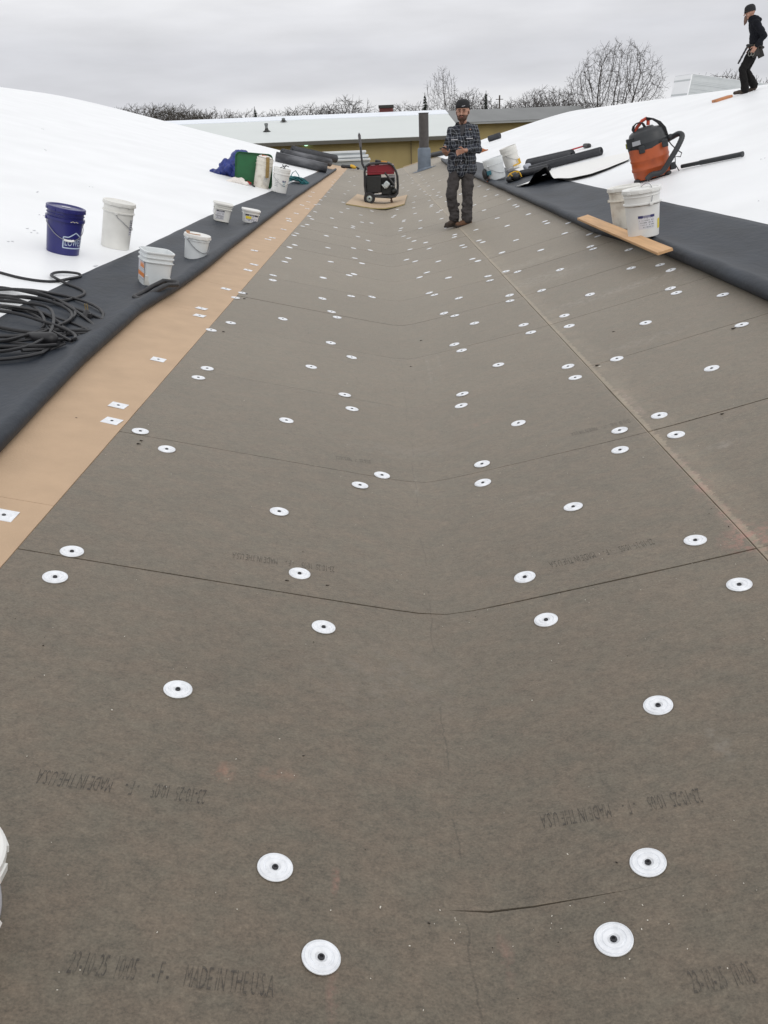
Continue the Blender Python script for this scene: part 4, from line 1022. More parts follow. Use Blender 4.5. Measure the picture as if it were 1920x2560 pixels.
root = empty('broom', Matrix.Translation(a), 'red handled push broom lying behind the long black roll on the right', 'broom')
mb = MB(); mb.tube([Vector((0, 0, 0)), b-a], .016, 8); mb.build('broom_handle', mat('red_paint', (.4, .015, .02), .4), root)
mb = MB(); mb.cap(b-a, .05, near(1472, 371, .05)-a, .05, 8); mb.build('broom_head', RUB, root)
p = near(1206, 381); k = mpp(p); mb = MB()
for a_, c, r in ((-6, 3, 6), (0, 4, 5), (7, 4, 3), (12, 5, 2)): mb.ball((a_*k, 0, c*k), (r*k*1.2, .08, r*k), 10, 7)
o = baked(mb, 'orange_cloth', mat('orange_cloth', (.36, .13, .05), .8), None, .02, 2, .05, .08); o.matrix_world = facing(p); tag(o, 'crumpled orange cloth on the white slope behind the standing man', 'cloth')

# the orange shop vacuum
p = at(1632, 446); k = mpp(p); VM = seat(p, 0, .92, .012)
vz = Matrix.Rotation(math.atan2(-p.x, p.y), 4, 'Z')
V = empty('shop_vacuum', VM @ vz, 'orange and black shop vacuum with hose and cord on the right white slope', 'vacuum')
ORG = mat('vac_orange', (.40, .078, .018), .45, 0, 7, col2=(.26, .05, .014), thr=(.5, .8), detail=8); VBLK = mat('vac_black', (.022, .025, .028), .45, .2, 12)
def vx(x): return (x-430)/5.18*k
def vzv(y): return (815-y)/5.18*k*.97
rw = 46*k; vs = []; n = 44
def sq(s, z, e=3.2, dx=0):
    return [(dx+s*math.copysign(abs(math.cos(2*math.pi*i/n))**(2/e), math.cos(2*math.pi*i/n)), s*.95*math.copysign(abs(math.sin(2*math.pi*i/n))**(2/e), math.sin(2*math.pi*i/n)), z) for i in range(n)]
H0 = vzv(398)
tank = [(41*k, .02), (43.5*k, .05), (44.5*k, H0*.30), (46.5*k, H0*.33), (46.5*k, H0*.37), (45*k, H0*.40), (45*k, H0*.58), (46.5*k, H0*.61), (46.5*k, H0*.64), (45.5*k, H0*.67), (46.5*k, H0*.97), (45.5*k, H0)]
mb = MB()
for s_, z in tank: vs += sq(s_, z)
mb.add(vs, [(j*n+i, j*n+(i+1) % n, (j+1)*n+(i+1) % n, (j+1)*n+i) for j in range(len(tank)-1) for i in range(n)]); mb.build('tank', ORG, V, sharp=40)
hd = [(46.5*k, H0-.03), (47.5*k, H0-.01), (47.5*k, H0+9*k), (45*k, H0+11*k), (42*k, H0+24*k), (39*k, H0+32*k), (33*k, H0+36*k), (22*k, H0+38*k), (18*k, H0+42*k), (.01, H0+43*k)]
vs = []
for s_, z in hd: vs += sq(s_, z, 2.6)
mb = MB(); mb.add(vs, [(j*n+i, j*n+(i+1) % n, (j+1)*n+(i+1) % n, (j+1)*n+i) for j in range(len(hd)-1) for i in range(n)])
mb.box((-38*k, -26*k, H0+16*k), (18*k, 16*k, 22*k)); HD = mb.build('motor_head', VBLK, V, sharp=40)
mb = MB(); mb.box((-24*k, -45.5*k, H0+14*k), (19*k, 2*k, 10*k), Matrix.Rotation(-.12, 3, 'X')); mb.build('badge', mat('badge_grey', (.30, .31, .33), .4), HD)
for sx in (-14, 40):
    mb = MB(); mb.box((sx*k, -46*k, H0-3*k), (14*k, 5*k, 17*k)); mb.build('latch', VBLK, V, bevel=.008)
mb = MB(); mb.box((-48*k, -6*k, H0+10*k), (5*k, 8*k, 12*k)); mb.build('yellow_cap', mat('yellow_green', (.40, .42, .05), .5), V, bevel=.006)
mb = MB(); mb.tube([(-24*k, 0, H0+36*k), (-18*k, 0, H0+46*k), (-4*k, 0, H0+57*k), (6*k, 0, H0+60*k), (10*k, 0, H0+54*k), (8*k, 0, H0+44*k)], 4.2*k, 10); mb.build('carry_handle', mat('vac_red', (.48, .06, .025), .4), V)
mb = MB(); r6 = random.Random(4)
for t in range(5):
    o_ = t*1.7*k
    mb.tube([(6*k+o_*.3, -4*k, H0+62*k-o_), (16*k+o_, -6*k, H0+58*k-o_*.5), (30*k+o_, -8*k, H0+44*k), (42*k+o_*.6, -10*k, H0+22*k+o_), (48*k+o_*.5, -8*k, H0+2*k-o_), (40*k, -4*k, H0+14*k)], .008, 6)
for t in range(3): mb.tube([((-14+16*math.cos(a*.628)*(1-.15*t))*k, -12*k+t*5*k, H0+44*k+12*math.sin(a*.628)*k) for a in range(10)], .007, 6, closed=True)
mb.tube([(46*k, -12*k, H0+2*k), (54*k, -16*k, H0-14*k), (64*k, -18*k, H0-28*k), (74*k, -18*k, H0-38*k), (70*k, -18*k, H0-46*k), (58*k, -18*k, H0-42*k), (56*k, -18*k, H0-60*k), (64*k, -18*k, H0-82*k), (66*k, -18*k, H0-96*k)], .007, 6)
mb.build('power_cord', CABLE, V)
# corrugated hose
def hose(path, r, n=9):
    out = []
    P = [Vector(q) for q in path]
    for i in range(len(P)-1):
        p0, p1, p2, p3 = P[max(0, i-1)], P[i], P[i+1], P[min(len(P)-1, i+2)]
        for q in range(n):
            t = q/n; out.append(.5*((2*p1)+(p2-p0)*t+(2*p0-5*p1+4*p2-p3)*t*t+(3*p1-p0-3*p2+p3)*t**3))
    out.append(P[-1]); return out
hp = hose([(46*k, -6*k, H0-1*k), (58*k, -14*k, H0+3*k), (74*k, -26*k, H0+7*k), (80*k, -38*k, H0+0*k), (68*k, -48*k, H0-18*k), (48*k, -54*k, H0-40*k), (24*k, -56*k, H0-64*k), (0*k, -57*k, 14*k), (-14*k, -60*k, 6*k)], 0)
mb = MB(); mb.tube(hp, [6.2*k*(1+.07*(i % 2)) for i in range(len(hp))], 14); mb.cap((42*k, -4*k, H0), 8*k, (54*k, -14*k, H0+4*k), 7.5*k, 14); mb.build('hose', VBLK, V, sharp=80)
for x, y in ((36, -30), (-36, -30), (36, 30), (-36, 30)):
    mb = MB(); mb.ball((x*k, y*k, .025), (9*k, 9*k, 5*k), 12, 8); mb.build('caster', RUB, V)
mb = MB(); mb.box((50*k, -14*k, 16*k), (14*k, 16*k, 16*k)); mb.build('drain', VBLK, V, bevel=.012)
# the wand lies on the roof beside it
a, b = near(1706, 426, .05), near(1856, 396, .05)
root = empty('vacuum_wand', Matrix.Translation(a), 'black vacuum wand lying on the white slope right of the orange vacuum', 'wand')
d = b-a
mb = MB(); mb.tube([-.02*d, .34*d], 4.6*k, 14); mb.build('inner_tube', VBLK, root, sharp=60)
mb = MB(); mb.tube([.30*d, .98*d], 5.6*k, 14); mb.tube([.97*d, 1.0*d], 6.1*k, 14); mb.build('outer_tube', VBLK, root, sharp=60)

# ================================================================== BEYOND THE ROOF EDGE
def plane_at(px, py, Y):
    """the point with world y = Y seen at a pixel"""
    d = ray(px, py); return EYEP+d*(Y/d.y)
YW, YR = 60.0, 76.0
def xz(px, py, Y): q = plane_at(px, py, Y); return q.x, q.z
# the long tan building across the gap
eL = xz(480, 361, YW); eR = xz(1160, 340, YW); YG = 73.4; YT = 86.0; gL = xz(1146, 304, YG); gR = xz(1357, 300, YG)
rL = xz(300, 304, YR); rR = xz(1434, 264, YR); zt = xz(1434, 264, YT)[1]; x2 = xz(1119, 280, YG)[0]
ze, zg, zr = (eL[1]+eR[1])/2, (gL[1]+gR[1])/2, (rL[1]+rR[1])/2
xL, xB, xR = -34.0, eR[0], gR[0]
Bd = empty('building', Matrix.Translation((0, YW, GZ)), 'long tan building with white and grey roofs beyond the far end of the valley', 'building')
def loc(mb): mb.M = Matrix.Translation((0, -YW, -GZ)); return mb
mb = loc(MB()); mb.box(((xL+xB)/2, YW+6.4, (GZ+ze-.05)/2), (xB-xL, 12.6, ze-.05-GZ)); mb.box(((x2+xR)/2, YG+8, (GZ+zg-.05)/2), (xR-x2-.02, 15.6, zg-.05-GZ)); mb.build('wall', TANWALL, Bd, smooth=False)
FROOF = mat('far_white_roof', (.60, .635, .625), .5, .02, .3, spec=.3); GROOF = mat('far_grey_roof', (.18, .186, .186), .8, .10, .5, detail=8, stretch=(1, .2, 1)); BAND = mat('far_ridge_sheet', (.76, .80, .86), .5, .03, .4)
m_ = .80                                               # where the white sheet meets the ridge sheet, as a fraction of the slope
def slope(x0, x1, z0, z1, y0, y1, th=.16, xt=None):
    xt = x1 if xt is None else xt
    mb = loc(MB()); mb.add([(x0, y0, z0), (x1, y0, z0), (xt, y1, z1), (x0, y1, z1), (x0, y0, z0-th), (x1, y0, z0-th), (xt, y1, z1-th), (x0, y1, z1-th)],
        [(0, 1, 2, 3), (7, 6, 5, 4), (0, 4, 5, 1), (1, 5, 6, 2), (2, 6, 7, 3), (3, 7, 4, 0)]); return mb
ym = YW+(YR-YW)*m_; zm = ze+(zr-ze)*m_
slope(xL, xB, ze, zm, YW-.5, ym).build('white_roof_slope', FROOF, Bd, smooth=False)
xb2 = plane_at(1118, 288, YR-2).x
slope(xL, xb2, zm+.03, zr, ym-.1, YR).build('ridge_sheet', BAND, Bd, smooth=False)
xt = xz(1434, 264, YT)[0]; slope(x2, xR+.3, zg, zt, YG-.4, YT, xt=xt).build('grey_roof_slope', GROOF, Bd, smooth=False)
hp_ = plane_at(1492, 276, YT+3)
mb = loc(MB()); mb.add([(xR+.31, YG-.4, zg), (hp_.x, YT+3, hp_.z), (xt+.01, YT, zt), (xR+.31, YG-.4, zg-.16), (hp_.x, YT+3, hp_.z-.3), (xt+.01, YT, zt-.16)], [(0, 1, 2), (3, 5, 4), (0, 3, 4, 1), (1, 4, 5, 2)]); mb.build('grey_roof_hip', GROOF, Bd, smooth=False)
mb = loc(MB()); mb.box(((xL+xB)/2, YW-.52, ze-.13), (xB-xL, .06, .22)); mb.build('eave_trim', mat('trim_dark', (.10, .095, .08), .6), Bd, smooth=False)
mb = loc(MB()); mb.box(((x2+xR)/2, YG-.44, zg-.11), (xR-x2, .06, .12)); mb.build('eave_trim', mat('trim_grey', (.30, .31, .31), .5), Bd, smooth=False)
bx0, bz1 = xz(948, 266, YR+1); bx1, bz0 = xz(983, 284, YR+1)
mb = loc(MB()); mb.box(((bx0+bx1)/2, YR+1.5, (bz0+bz1)/2-.4), (bx1-bx0, .9, bz1-bz0+.5)); C_ = mb.build('chimney', mat('brick_red', (.13, .035, .032), .8, .3, 4), Bd, smooth=False)
mb = loc(MB()); mb.box(((bx0+bx1)/2, YR+1.5, bz1-.02), (bx1-bx0+.12, 1.0, .22)); mb.build('chimney_cap', mat('cap_dark', (.035, .035, .032), .8), C_, smooth=False)
for (px, y0, y1) in ((666, 317, 296), (709, 304, 295)):
    f = .35 if px == 666 else .72; Yp = YW+(YR-YW)*f; q = plane_at(px, y0, Yp); t = plane_at(px, y1, Yp)
    mb = loc(MB()); zz = ze+(zm-ze)*f/m_; mb.tube([(q.x, Yp, zz), (q.x, Yp, zz+(t.z-q.z))], .10, 10); mb.lathe([(.13, 0), (.13, .14), (.001, .16)], 10, c=(q.x, Yp, zz+(t.z-q.z)-.1))
    P_ = mb.build('roof_pipe', mat('pipe_grey', (.16, .17, .17), .6), Bd)
    mb = loc(MB()); mb.lathe([(.28, .05), (.14, .14), (.11, .25)], 12, c=(q.x, Yp, zz)); mb.build('flashing', mat('cap_dark', (.035, .035, .032)), P_)
dx0, dz1 = xz(757, 357, YW-.05); dx1, _ = xz(775, 357, YW-.05)
mb = loc(MB()); mb.box(((dx0+dx1)/2, YW-.02, (dz1+GZ)/2-.2), (dx1-dx0, .06, dz1-GZ-.5)); DR = mb.build('door', mat('door_tan', (.20, .17, .07), .6, .1, 3), Bd, smooth=False)
for x in (dx0, dx1):
    mb = loc(MB()); mb.box((x, YW-.03, (dz1+GZ)/2-.2), (.10, .12, dz1-GZ-.4)); mb.build('door_frame', mat('frame_dark', (.03, .03, .022), .6), DR, smooth=False)
lx, lz = xz(765, 359, YW-.15)
mb = loc(MB()); mb.ball((lx, YW-.16, lz), (.18, .10, .15), 12, 8); mb.build('wall_lamp', mat('lit_lamp', (.6, .8, .65), .4, emit=((.55, 1.0, .72), 1.5)), Bd)
mb = loc(MB()); q = plane_at(1028, 380, YW-.06); mb.tube([(q.x, YW-.07, GZ), (q.x, YW-.07, ze-.2)], .035, 8); mb.build('downpipe', mat('pipe_tan', (.13, .10, .05), .6), Bd)

# stepped stack of grey metal panels just beyond the roof edge
YS = 46.0
S_ = empty('panel_stack', Matrix.Translation((0, YS, GZ)), 'stepped stack of pale grey metal sheeting beyond the left end of the valley', 'metal sheeting')
GMET = mat('metal_pale', (.36, .385, .40), .45, .08, 2, metal=.25); WMET = mat('metal_white', (.60, .62, .63), .45, .05, 2)
for i, (x0, x1, yt, yb) in enumerate(((740, 914, 384, 398), (738, 920, 395, 410), (736, 926, 404, 450))):
    a = xz(x0, yt, YS-i*.5); b = xz(x1, yb, YS-i*.5)
    mb = MB(); mb.M = Matrix.Translation((0, -YS, -GZ)); top = a[1]
    mb.box(((a[0]+b[0])/2, YS-i*.5+.35, (top+GZ)/2), (b[0]-a[0], 1.4-i*.03, top-GZ)); mb.build('panel', GMET, S_, smooth=False)
    mb = MB(); mb.M = Matrix.Translation((0, -YS, -GZ)); mb.box(((a[0]+b[0])/2, YS-i*.5-.36, top-.03), (b[0]-a[0]+.1, .08, .07)); mb.box(((a[0]+b[0])/2, YS-i*.5+.3, top+.012), (b[0]-a[0]+.05, 1.3, .02)); mb.build('edge_trim', WMET, S_, smooth=False)

# foam board stack on the far side of the right ridge
q = away(1716, 250, 29.0); x0, y0 = q.x, q.y
n = nrm(x0+1.2); xv = Vector((n.z, 0, -n.x)); yv = Vector((0, 1, 0))
FM = Matrix.Translation(Vector((x0, y0, Z(x0)-.02))) @ Matrix((xv, yv, n)).transposed().to_4x4() @ Matrix.Rotation(.07, 4, 'Z')
topz = (away(1733, 184, 29.0).z-Z(x0))*1.0+.02
FS = empty('foam_board_stack', FM, 'wrapped stack of white foam boards beside the dark worker on the right ridge', 'foam boards')
nl = 14; r7 = random.Random(2)
mb = MB()
for i in range(nl):
    h = topz/nl; mb.box((1.22+r7.uniform(-.012, .012), .61+r7.uniform(-.01, .01), h*(i+.5)), (2.44, 1.22, h*.985))
mb.build('boards', mat('foam_white', (.50, .525, .53), .7, .04, 6), FS, smooth=False)
mb = MB(); mb.box((.012, .61, topz*.5), (.03, 1.24, topz*.99)); mb.box((1.22, .61, topz+.004), (2.46, 1.24, .008)); mb.build('wrap', mat('wrap_white', (.80, .81, .82), .35), FS, smooth=False)
a, b = near(1786, 238, .0), near(1830, 233, .0)
pa = away(1784, 241, 21.5); pb = away(1829, 233, 21.5)
mb = MB(); d = (pb-pa).normalized(); ctr = (pa+pb)/2; R3 = Matrix((d, Vector((0, 0, 1)).cross(d).normalized(), d.cross(Vector((0, 1, 0))).normalized()*-1)).transposed()
mb.box((0, 0, 0), ((pb-pa).length, .25, .05)); o = mb.build('orange_plank', mat('plank_orange', (.46, .20, .09), .7, .2, 6), None, bevel=.004, smooth=False)
o.matrix_world = Matrix.Translation((ctr.x, ctr.y, Z(ctr.x)+.035)) @ seat(ctr, 0).to_3x3().to_4x4()
tag(o, 'orange brown wooden plank on the ridge in front of the foam board stack', 'plank')

# ================================================================== TREES
BARK = mat('bark', (.075, .067, .062), .9, .3, 3); TWIG = mat('twig', (.068, .062, .059), .95); BRUSH = mat('brush_twig', (.062, .055, .045), .95); NEEDLE = mat('needles', (.018, .026, .018), .9, .4, 2)
def tree_mesh(seed, H, W, stems, n_att, base=.16, fork=.28, tip=.0065, low=.30, full=1.0, ntw=3, step=.032):
    """leafless tree whose limbs grow toward points spread through its crown; thick limbs in one mesh, fine twigs in another"""
    r = np.random.RandomState(seed); att = []
    cz, rz = H*(low+1)/2, H*(1-low)/2
    while len(att) < n_att:
        q = r.uniform(-1, 1, 3); d = math.sqrt((q*q).sum())
        if d > 1: continue
        if d < .55 and r.rand() > .45: continue
        lump = .86+.20*mnoise.noise(Vector(q*1.8+seed))
        if d > lump*full: continue
        z = q[2]; wz = 1.0 if z > -.2 else 1-(-.2-z)*.5
        att.append((q[0]*W/2*wz, q[1]*W/2*wz, cz+z*rz))
    att = np.array(att); st = step*H
    nodes = [np.zeros(3)]; par = [-1]
    def add(p, k): nodes.append(np.array(p)); par.append(k); return len(nodes)-1
    k = 0; nb = max(2, int(base*H/st))
    for t in range(nb): k = add(nodes[k]+np.array([r.normal(0, .08)*st, r.normal(0, .08)*st, st]), k)
    for s_ in range(stems if stems > 1 else 0):
        a = -1+2*s_/(stems-1) if stems > 1 else 0; q = k; L_ = int((fork+r.rand()*.12)*H/st)
        sx = a*W/2*.62/(H*.62)+r.normal(0, .05); sy = r.uniform(-.4, .4)*W/H*.7
        for t in range(L_): q = add(nodes[q]+np.array([sx*(1-.3*t/L_), sy, 1-.2*abs(sx)])*st, q)
    P = np.array(nodes); near_i = np.zeros(len(att), int); near_d = np.full(len(att), 1e9)
    for i_, n_ in enumerate(P):
        d = ((att-n_)**2).sum(1); m = d < near_d; near_d[m] = d[m]; near_i[m] = i_
    kill = (1.7*st)**2
    for it in range(140):
        live = near_d > kill
        if not live.any(): break
        new = []
        idx = near_i[live]; A = att[live]
        for n_ in np.unique(idx):
            v = A[idx == n_]-nodes[n_]; v = v/np.linalg.norm(v, axis=1)[:, None]; d = v.mean(0)+r.normal(0, .10, 3)+np.array([0, 0, .10]); d /= np.linalg.norm(d)+1e-9
            new.append(add(nodes[n_]+d*st, int(n_)))
        for n_ in new:
            d = ((att-nodes[n_])**2).sum(1); m = d < near_d; near_d[m] = d[m]; near_i[m] = n_
        att_ok = near_d > kill*.2
        if len(nodes) > 15000: break
    n = len(nodes); ch = [[] for _ in range(n)]
    for i_ in range(1, n): ch[par[i_]].append(i_)
    rad = [0.0]*n
    for i_ in range(n-1, -1, -1): rad[i_] = tip if not ch[i_] else sum(rad[c]**2.25 for c in ch[i_])**(1/2.25)
    limb = MB(); tw = MB()
    def chain(a, b):
        path = [nodes[a]]; rs = [min(rad[a], rad[b]*1.25)]; q = b
        while True:
            path.append(nodes[q]); rs.append(rad[q])
            if not ch[q]: break
            c = max(ch[q], key=lambda t: rad[t])
            for o in ch[q]:
                if o != c: todo.append((q, o))
            q = c
        thick = rs[0] > .035
        (limb if thick else tw).tube(path, rs, 6 if rs[0] > .08 else (4 if thick else 3), cap=False)
        e = Vector(path[-1]); d0 = Vector(path[-1]-path[-2]).normalized()
        for t in range(ntw):
            d = (d0+Vector(r.normal(0, .55, 3))+Vector((0, 0, .12))).normalized(); m = e+d*st*r.uniform(.7, 1.3); f = m+(d+Vector(r.normal(0, .3, 3))).normalized()*st*r.uniform(.5, 1.1)
            tw.tube([e, m, f], [tip*.8, tip*.65, tip*.5], 3, cap=False)
        for t in range(2, len(path)-1):
            if rs[t] < .03 and r.rand() < .55:
                d = Vector(r.normal(0, 1, 3)); d.z += .5; d.normalize(); m = Vector(path[t])+d*st*r.uniform(.8, 1.6)
                tw.tube([path[t], m, m+(d+Vector((0, 0, .3))).normalized()*st*.8], [tip*.8, tip*.65, tip*.5], 3, cap=False)
    todo = [(0, c) for c in ch[0]]
    while todo: chain(*todo.pop())
    return limb, tw
def norm_mesh(mbs, H):
    """scale so that the tree is exactly H tall"""
    top = max(v[2] for mb in mbs for v in mb.v); f = H/top
    for mb in mbs: mb.v = [(x*f, y*f, z*f) for x, y, z in mb.v]
def put(px, ptop, D):
    t = away(px, ptop, D); return Vector((t.x, t.y, GZ)), t.z-GZ
# the big spreading tree on the right
P0, H = put(1545, 95, 92)
l, t = tree_mesh(21, H, 235*.0435, 6, 6500, .10, .22, .0125, .34, ntw=4, step=.020); norm_mesh((l, t), H)
T = empty('tree', Matrix.Translation(P0), 'large leafless spreading tree rising above the right white ridge', 'tree'); l.build('trunk', BARK, T); t.build('crown', TWIG, T, smooth=False)
P0, H = put(1112, 163, 98)
for i, (px, pt, seed, lab, ln) in enumerate(((1090, 164, 5, 'tall leafless tree with open crown, left of the tall pair behind the standing man', -.10), (1128, 163, 9, 'tall leafless tree with dark ivy-clad trunk, right of the tall pair behind the standing man', .12))):
    P0, H = put(1102+i*8, pt, 98)
    l, t = tree_mesh(seed, H, (88 if i == 0 else 70)*.046, 3 if i == 0 else 2, 1900, .25, .3, .0115, .40, ntw=4, step=.025); norm_mesh((l, t), H)
    T = empty('tree', Matrix.Translation(P0), lab, 'tree'); l.build('trunk', BARK, T); t.build('crown', TWIG, T, smooth=False)
# templates for the tree line
tmpl = []
for seed, st, wd_, lo_ in ((31, 1, 4.4, .28), (37, 3, 5.2, .22), (43, 4, 5.8, .2), (47, 2, 4.8, .25)):
    l, t = tree_mesh(seed, 8.0, wd_, st, 1300, .12, .2, .0125, lo_, step=.028, ntw=4); norm_mesh((l, t), 8.0); tmpl.append((l, t))
made = {}
def row_tree(i, px, pt, D, label, wide=1.0, brush=False):
    P0, H = put(px, pt, D); key = (i, brush); s = H/8.0
    T = empty('tree', Matrix.Translation(P0) @ Matrix.Rotation(rnd.random()*6.28, 4, 'Z') @ Matrix.Diagonal((s*wide, s*wide, s, 1)), label, 'tree', 'bare trees along the skyline')
    if key not in made:
        l, t = tmpl[i]; made[key] = (l.build('trunk', BARK, T), t.build('crown', BRUSH if brush else TWIG, T, smooth=False))
    else:
        for src in made[key]:
            c = src.copy(); COL.objects.link(c); c.parent = T; c.name = src.name.split('.')[0]
LR = 'leafless tree in the row right of the standing man, before the large spreading tree'
LM = 'small leafless tree in the row between the dark conifer and the standing man'
LL = 'dark leafless tree in the dense clump behind the left white slope'
LX = 'leafless tree showing low behind the foam stack and the dark worker'
k = 0
for px, pt in ((1150, 226), (1166, 214), (1183, 217), (1200, 232), (1262, 246), (1280, 244), (1298, 236), (1320, 228), (1337, 213), (1352, 206), (1372, 220), (1392, 209), (1410, 215), (1428, 232), (1446, 246), (1462, 238), (1478, 246), (1240, 252)):
    row_tree(k % 4, px, pt+4, 112+7*(k % 3), LR, 1.0); k += 1
for px, pt in ((690, 268), (708, 265), (728, 272), (752, 258), (772, 252), (792, 256), (812, 262), (838, 262), (850, 244), (862, 231), (880, 258), (905, 264), (930, 268), (958, 262), (1002, 256), (1018, 247), (1034, 250), (1050, 258), (665, 276), (612, 266), (598, 268), (585, 278)):
    row_tree(k % 4, px, pt+3, 108+7*(k % 3), LM, 1.15); k += 1
for px, pt in ((300, 262), (316, 254), (334, 253), (352, 262), (372, 256), (390, 254), (408, 250), (425, 254), (442, 256), (460, 260), (478, 266), (498, 268), (520, 270), (536, 262), (548, 276), (415, 262), (448, 264), (432, 258), (470, 270), (485, 272), (508, 276)):
    row_tree(k % 4, px, pt+3, 104+6*(k % 3), LL, 1.15, True); k += 1
for px, pt in ((1785, 184), (1800, 172), (1818, 175), (1838, 182), (1890, 186), (1908, 192), (1918, 205), (1768, 200)):
    row_tree(k % 4, px, pt+2, 88+5*(k % 3), LX, 1.2); k += 1
def conifer(px, pt, D, wide, label, seed):
    P0, H = put(px, pt, D); r = random.Random(seed)
    T = empty('conifer', Matrix.Translation(P0), label, 'tree')
    mb = MB(); mb.tube([(0, 0, 0), (.03, 0, H*.5), (0, 0, H)], [.2, .12, .02], 8); mb.build('trunk', BARK, T)
    cr = MB(); n = 34
    for j in range(n):
        z = H*(.18+.80*j/n); R_b = wide*(1-(j/n))**.85*(.82+.3*r.random())+.06
        for b in range(9):
            a = r.random()*2*math.pi; L_ = R_b*r.uniform(.6, 1.1); dr = -L_*r.uniform(.15, .5)
            d = Vector((math.cos(a), math.sin(a), 0)); s = Vector((-d.y, d.x, 0))
            for q in range(7):
                f = (q+1)/7; c = Vector((0, 0, z))+d*L_*f+Vector((0, 0, dr*f*f+.06*r.gauss(0, 1))); w_ = L_*.17*(1.2-f)+.05
                cr.add([c-s*w_-d*w_*.6, c+s*w_-d*w_*.4, c+d*w_*1.1+Vector((0, 0, -w_*.5)), c+Vector((0, 0, w_*.45))], [(0, 1, 3), (1, 2, 3), (2, 0, 3)])
    cr.build('crown', NEEDLE, T, smooth=False)
conifer(636, 266, 100, 1.5, 'small dark conifer among the bare trees above the white roof, left of centre', 3)
conifer(1062, 231, 104, 1.6, 'dark conifer just left of the tall bare pair behind the standing man', 4)
conifer(1215, 226, 104, 1.7, 'dark pointed conifer just right of the standing man', 5)
P0, H = put(1249, 238, 90)
T = empty('utility_pole', Matrix.Translation(P0), 'thin wooden utility pole among the bare trees right of the conifer', 'utility pole')
mb = MB(); mb.tube([(0, 0, 0), (0, 0, H)], [.09, .07], 8); mb.build('pole', BARK, T)
mb = MB(); mb.box((0, 0, H-.35), (.7, .06, .06)); mb.build('crossarm', BARK, T, smooth=False)

# ================================================================== PEOPLE
SKIN = mat('skin', (.40, .215, .15), .5, .08, 14); HAIR = mat('beard', (.075, .036, .022), .8, .3, 60, .3, 90)
EYEW = mat('eye', (.05, .04, .035), .3)
def hand(mb, wrist, fwd, side, up, curl, thumb_side, s=1.0):
    """palm, four bent fingers and a thumb; fwd points to the finger tips, side across the palm toward the thumb"""
    fwd, side, up = fwd.normalized(), side.normalized(), up.normalized()
    pc = wrist+fwd*.045*s
    for q in (-.030, -.010, .010, .028): mb.cap(wrist+fwd*.012*s+side*q*.7*s, .016*s, wrist+fwd*.082*s+side*q*s, .0135*s, 10)
    for i, (q, L_) in enumerate(((.030, .070), (.010, .078), (-.010, .072), (-.029, .058))):
        b = wrist+fwd*.088*s+side*q*s*1.12; a1 = curl*(.75+.1*i); d1 = fwd*math.cos(a1)-up*math.sin(a1); m = b+d1*L_*.55*s
        a2 = a1+curl*1.1; d2 = fwd*math.cos(a2)-up*math.sin(a2)
        mb.cap(b, .0098*s, m, .009*s, 8); mb.cap(m, .009*s, m+d2*L_*.5*s, .0075*s, 8)
    b = wrist+fwd*.03*s+side*.035*s; m = b+(fwd*.55+side*.75-up*.35).normalized()*.042*s
    mb.cap(b, .014*s, m, .0115*s, 8); mb.cap(m, .0115*s, m+(fwd*.85+side*.2-up*.35).normalized()*.034*s, .009*s, 8)
def V3(x, z, y=0.0): return Vector((x, y, z))
def face(mb, c, fdir, rdir, s=1.0):
    up = Vector((0, 0, 1)); f, r_ = fdir, rdir
    mb.ball(c+up*.025*s-f*.008*s, .098*s, 18, 12); mb.cap(c-up*.01*s+f*.012*s, .082*s, c-up*.085*s+f*.034*s, .048*s, 16)
    mb.cap(c-up*.035*s+f*.022*s-r_*.036*s, .050*s, c-up*.035*s+f*.022*s+r_*.036*s, .050*s, 12)
    mb.cap(c+up*.012*s+f*.090*s, .010*s, c-up*.034*s+f*.112*s, .015*s, 10)                   # nose
    mb.cap(c+up*.030*s+f*.082*s-r_*.045*s, .012*s, c+up*.030*s+f*.082*s+r_*.045*s, .012*s, 8) # brow
    for s_ in (-1, 1): mb.cap(c+r_*s_*.092*s+up*.015*s, .016*s, c+r_*s_*.094*s-up*.025*s, .012*s, 8)

# --- the man with the phone
p = at(1146, 566); PM_ = facing(on(p.x, p.y, .0))
MAN = empty('person', PM_ @ Matrix.Scale(.955, 4), 'bearded man in plaid shirt and black beanie standing on the grey boards holding a phone', 'person')
hc = V3(.068, 1.650, -.025); fd = Vector((-.18, -1, -.02)).normalized(); rd_ = Vector((fd.y*-1, fd.x, 0)).normalized()
shL, shR = V3(-.095, 1.385, .02), V3(.235, 1.405, .0)
elL, elR = V3(-.190, 1.12, .01), V3(.305, 1.12, .0)
wrL, wrR = V3(-.175, 1.075, -.25), V3(.105, 1.115, -.27)
hipL, hipR, knL, knR, anL, anR = V3(-.035, .88), V3(.14, .88), V3(-.112, .47, -.06), V3(.143, .47, -.02), V3(-.062, .09, .05), V3(.135, .09, -.02)
mb = MB(); face(mb, hc, fd, rd_)
mb.cap(V3(.07, 1.44, .03), .062, V3(.07, 1.56, .0), .058, 16)
mb.cap(V3(-.04, 1.36, .02), .075, V3(.20, 1.38, .01), .075, 16)
for s_ in (-.05, .05): mb.cap(V3(.07+s_, 1.3, .02), .085, V3(.055+s_, .95, .01), .085, 16)
for a, b, c, ra, rb_, rc in ((shL, elL, wrL, .058, .043, .029), (shR, elR, wrR, .058, .043, .029)): mb.cap(a, ra, b, rb_, 12); mb.cap(b, rb_, c, rc, 12)
for a, b, c in ((hipL, knL, anL), (hipR, knR, anR)): mb.cap(a, .085, b, .056, 14); mb.cap(b, .055, c, .04, 14); mb.cap(c, .04, c+Vector((-.08, -.06, -.045)), .03, 10)
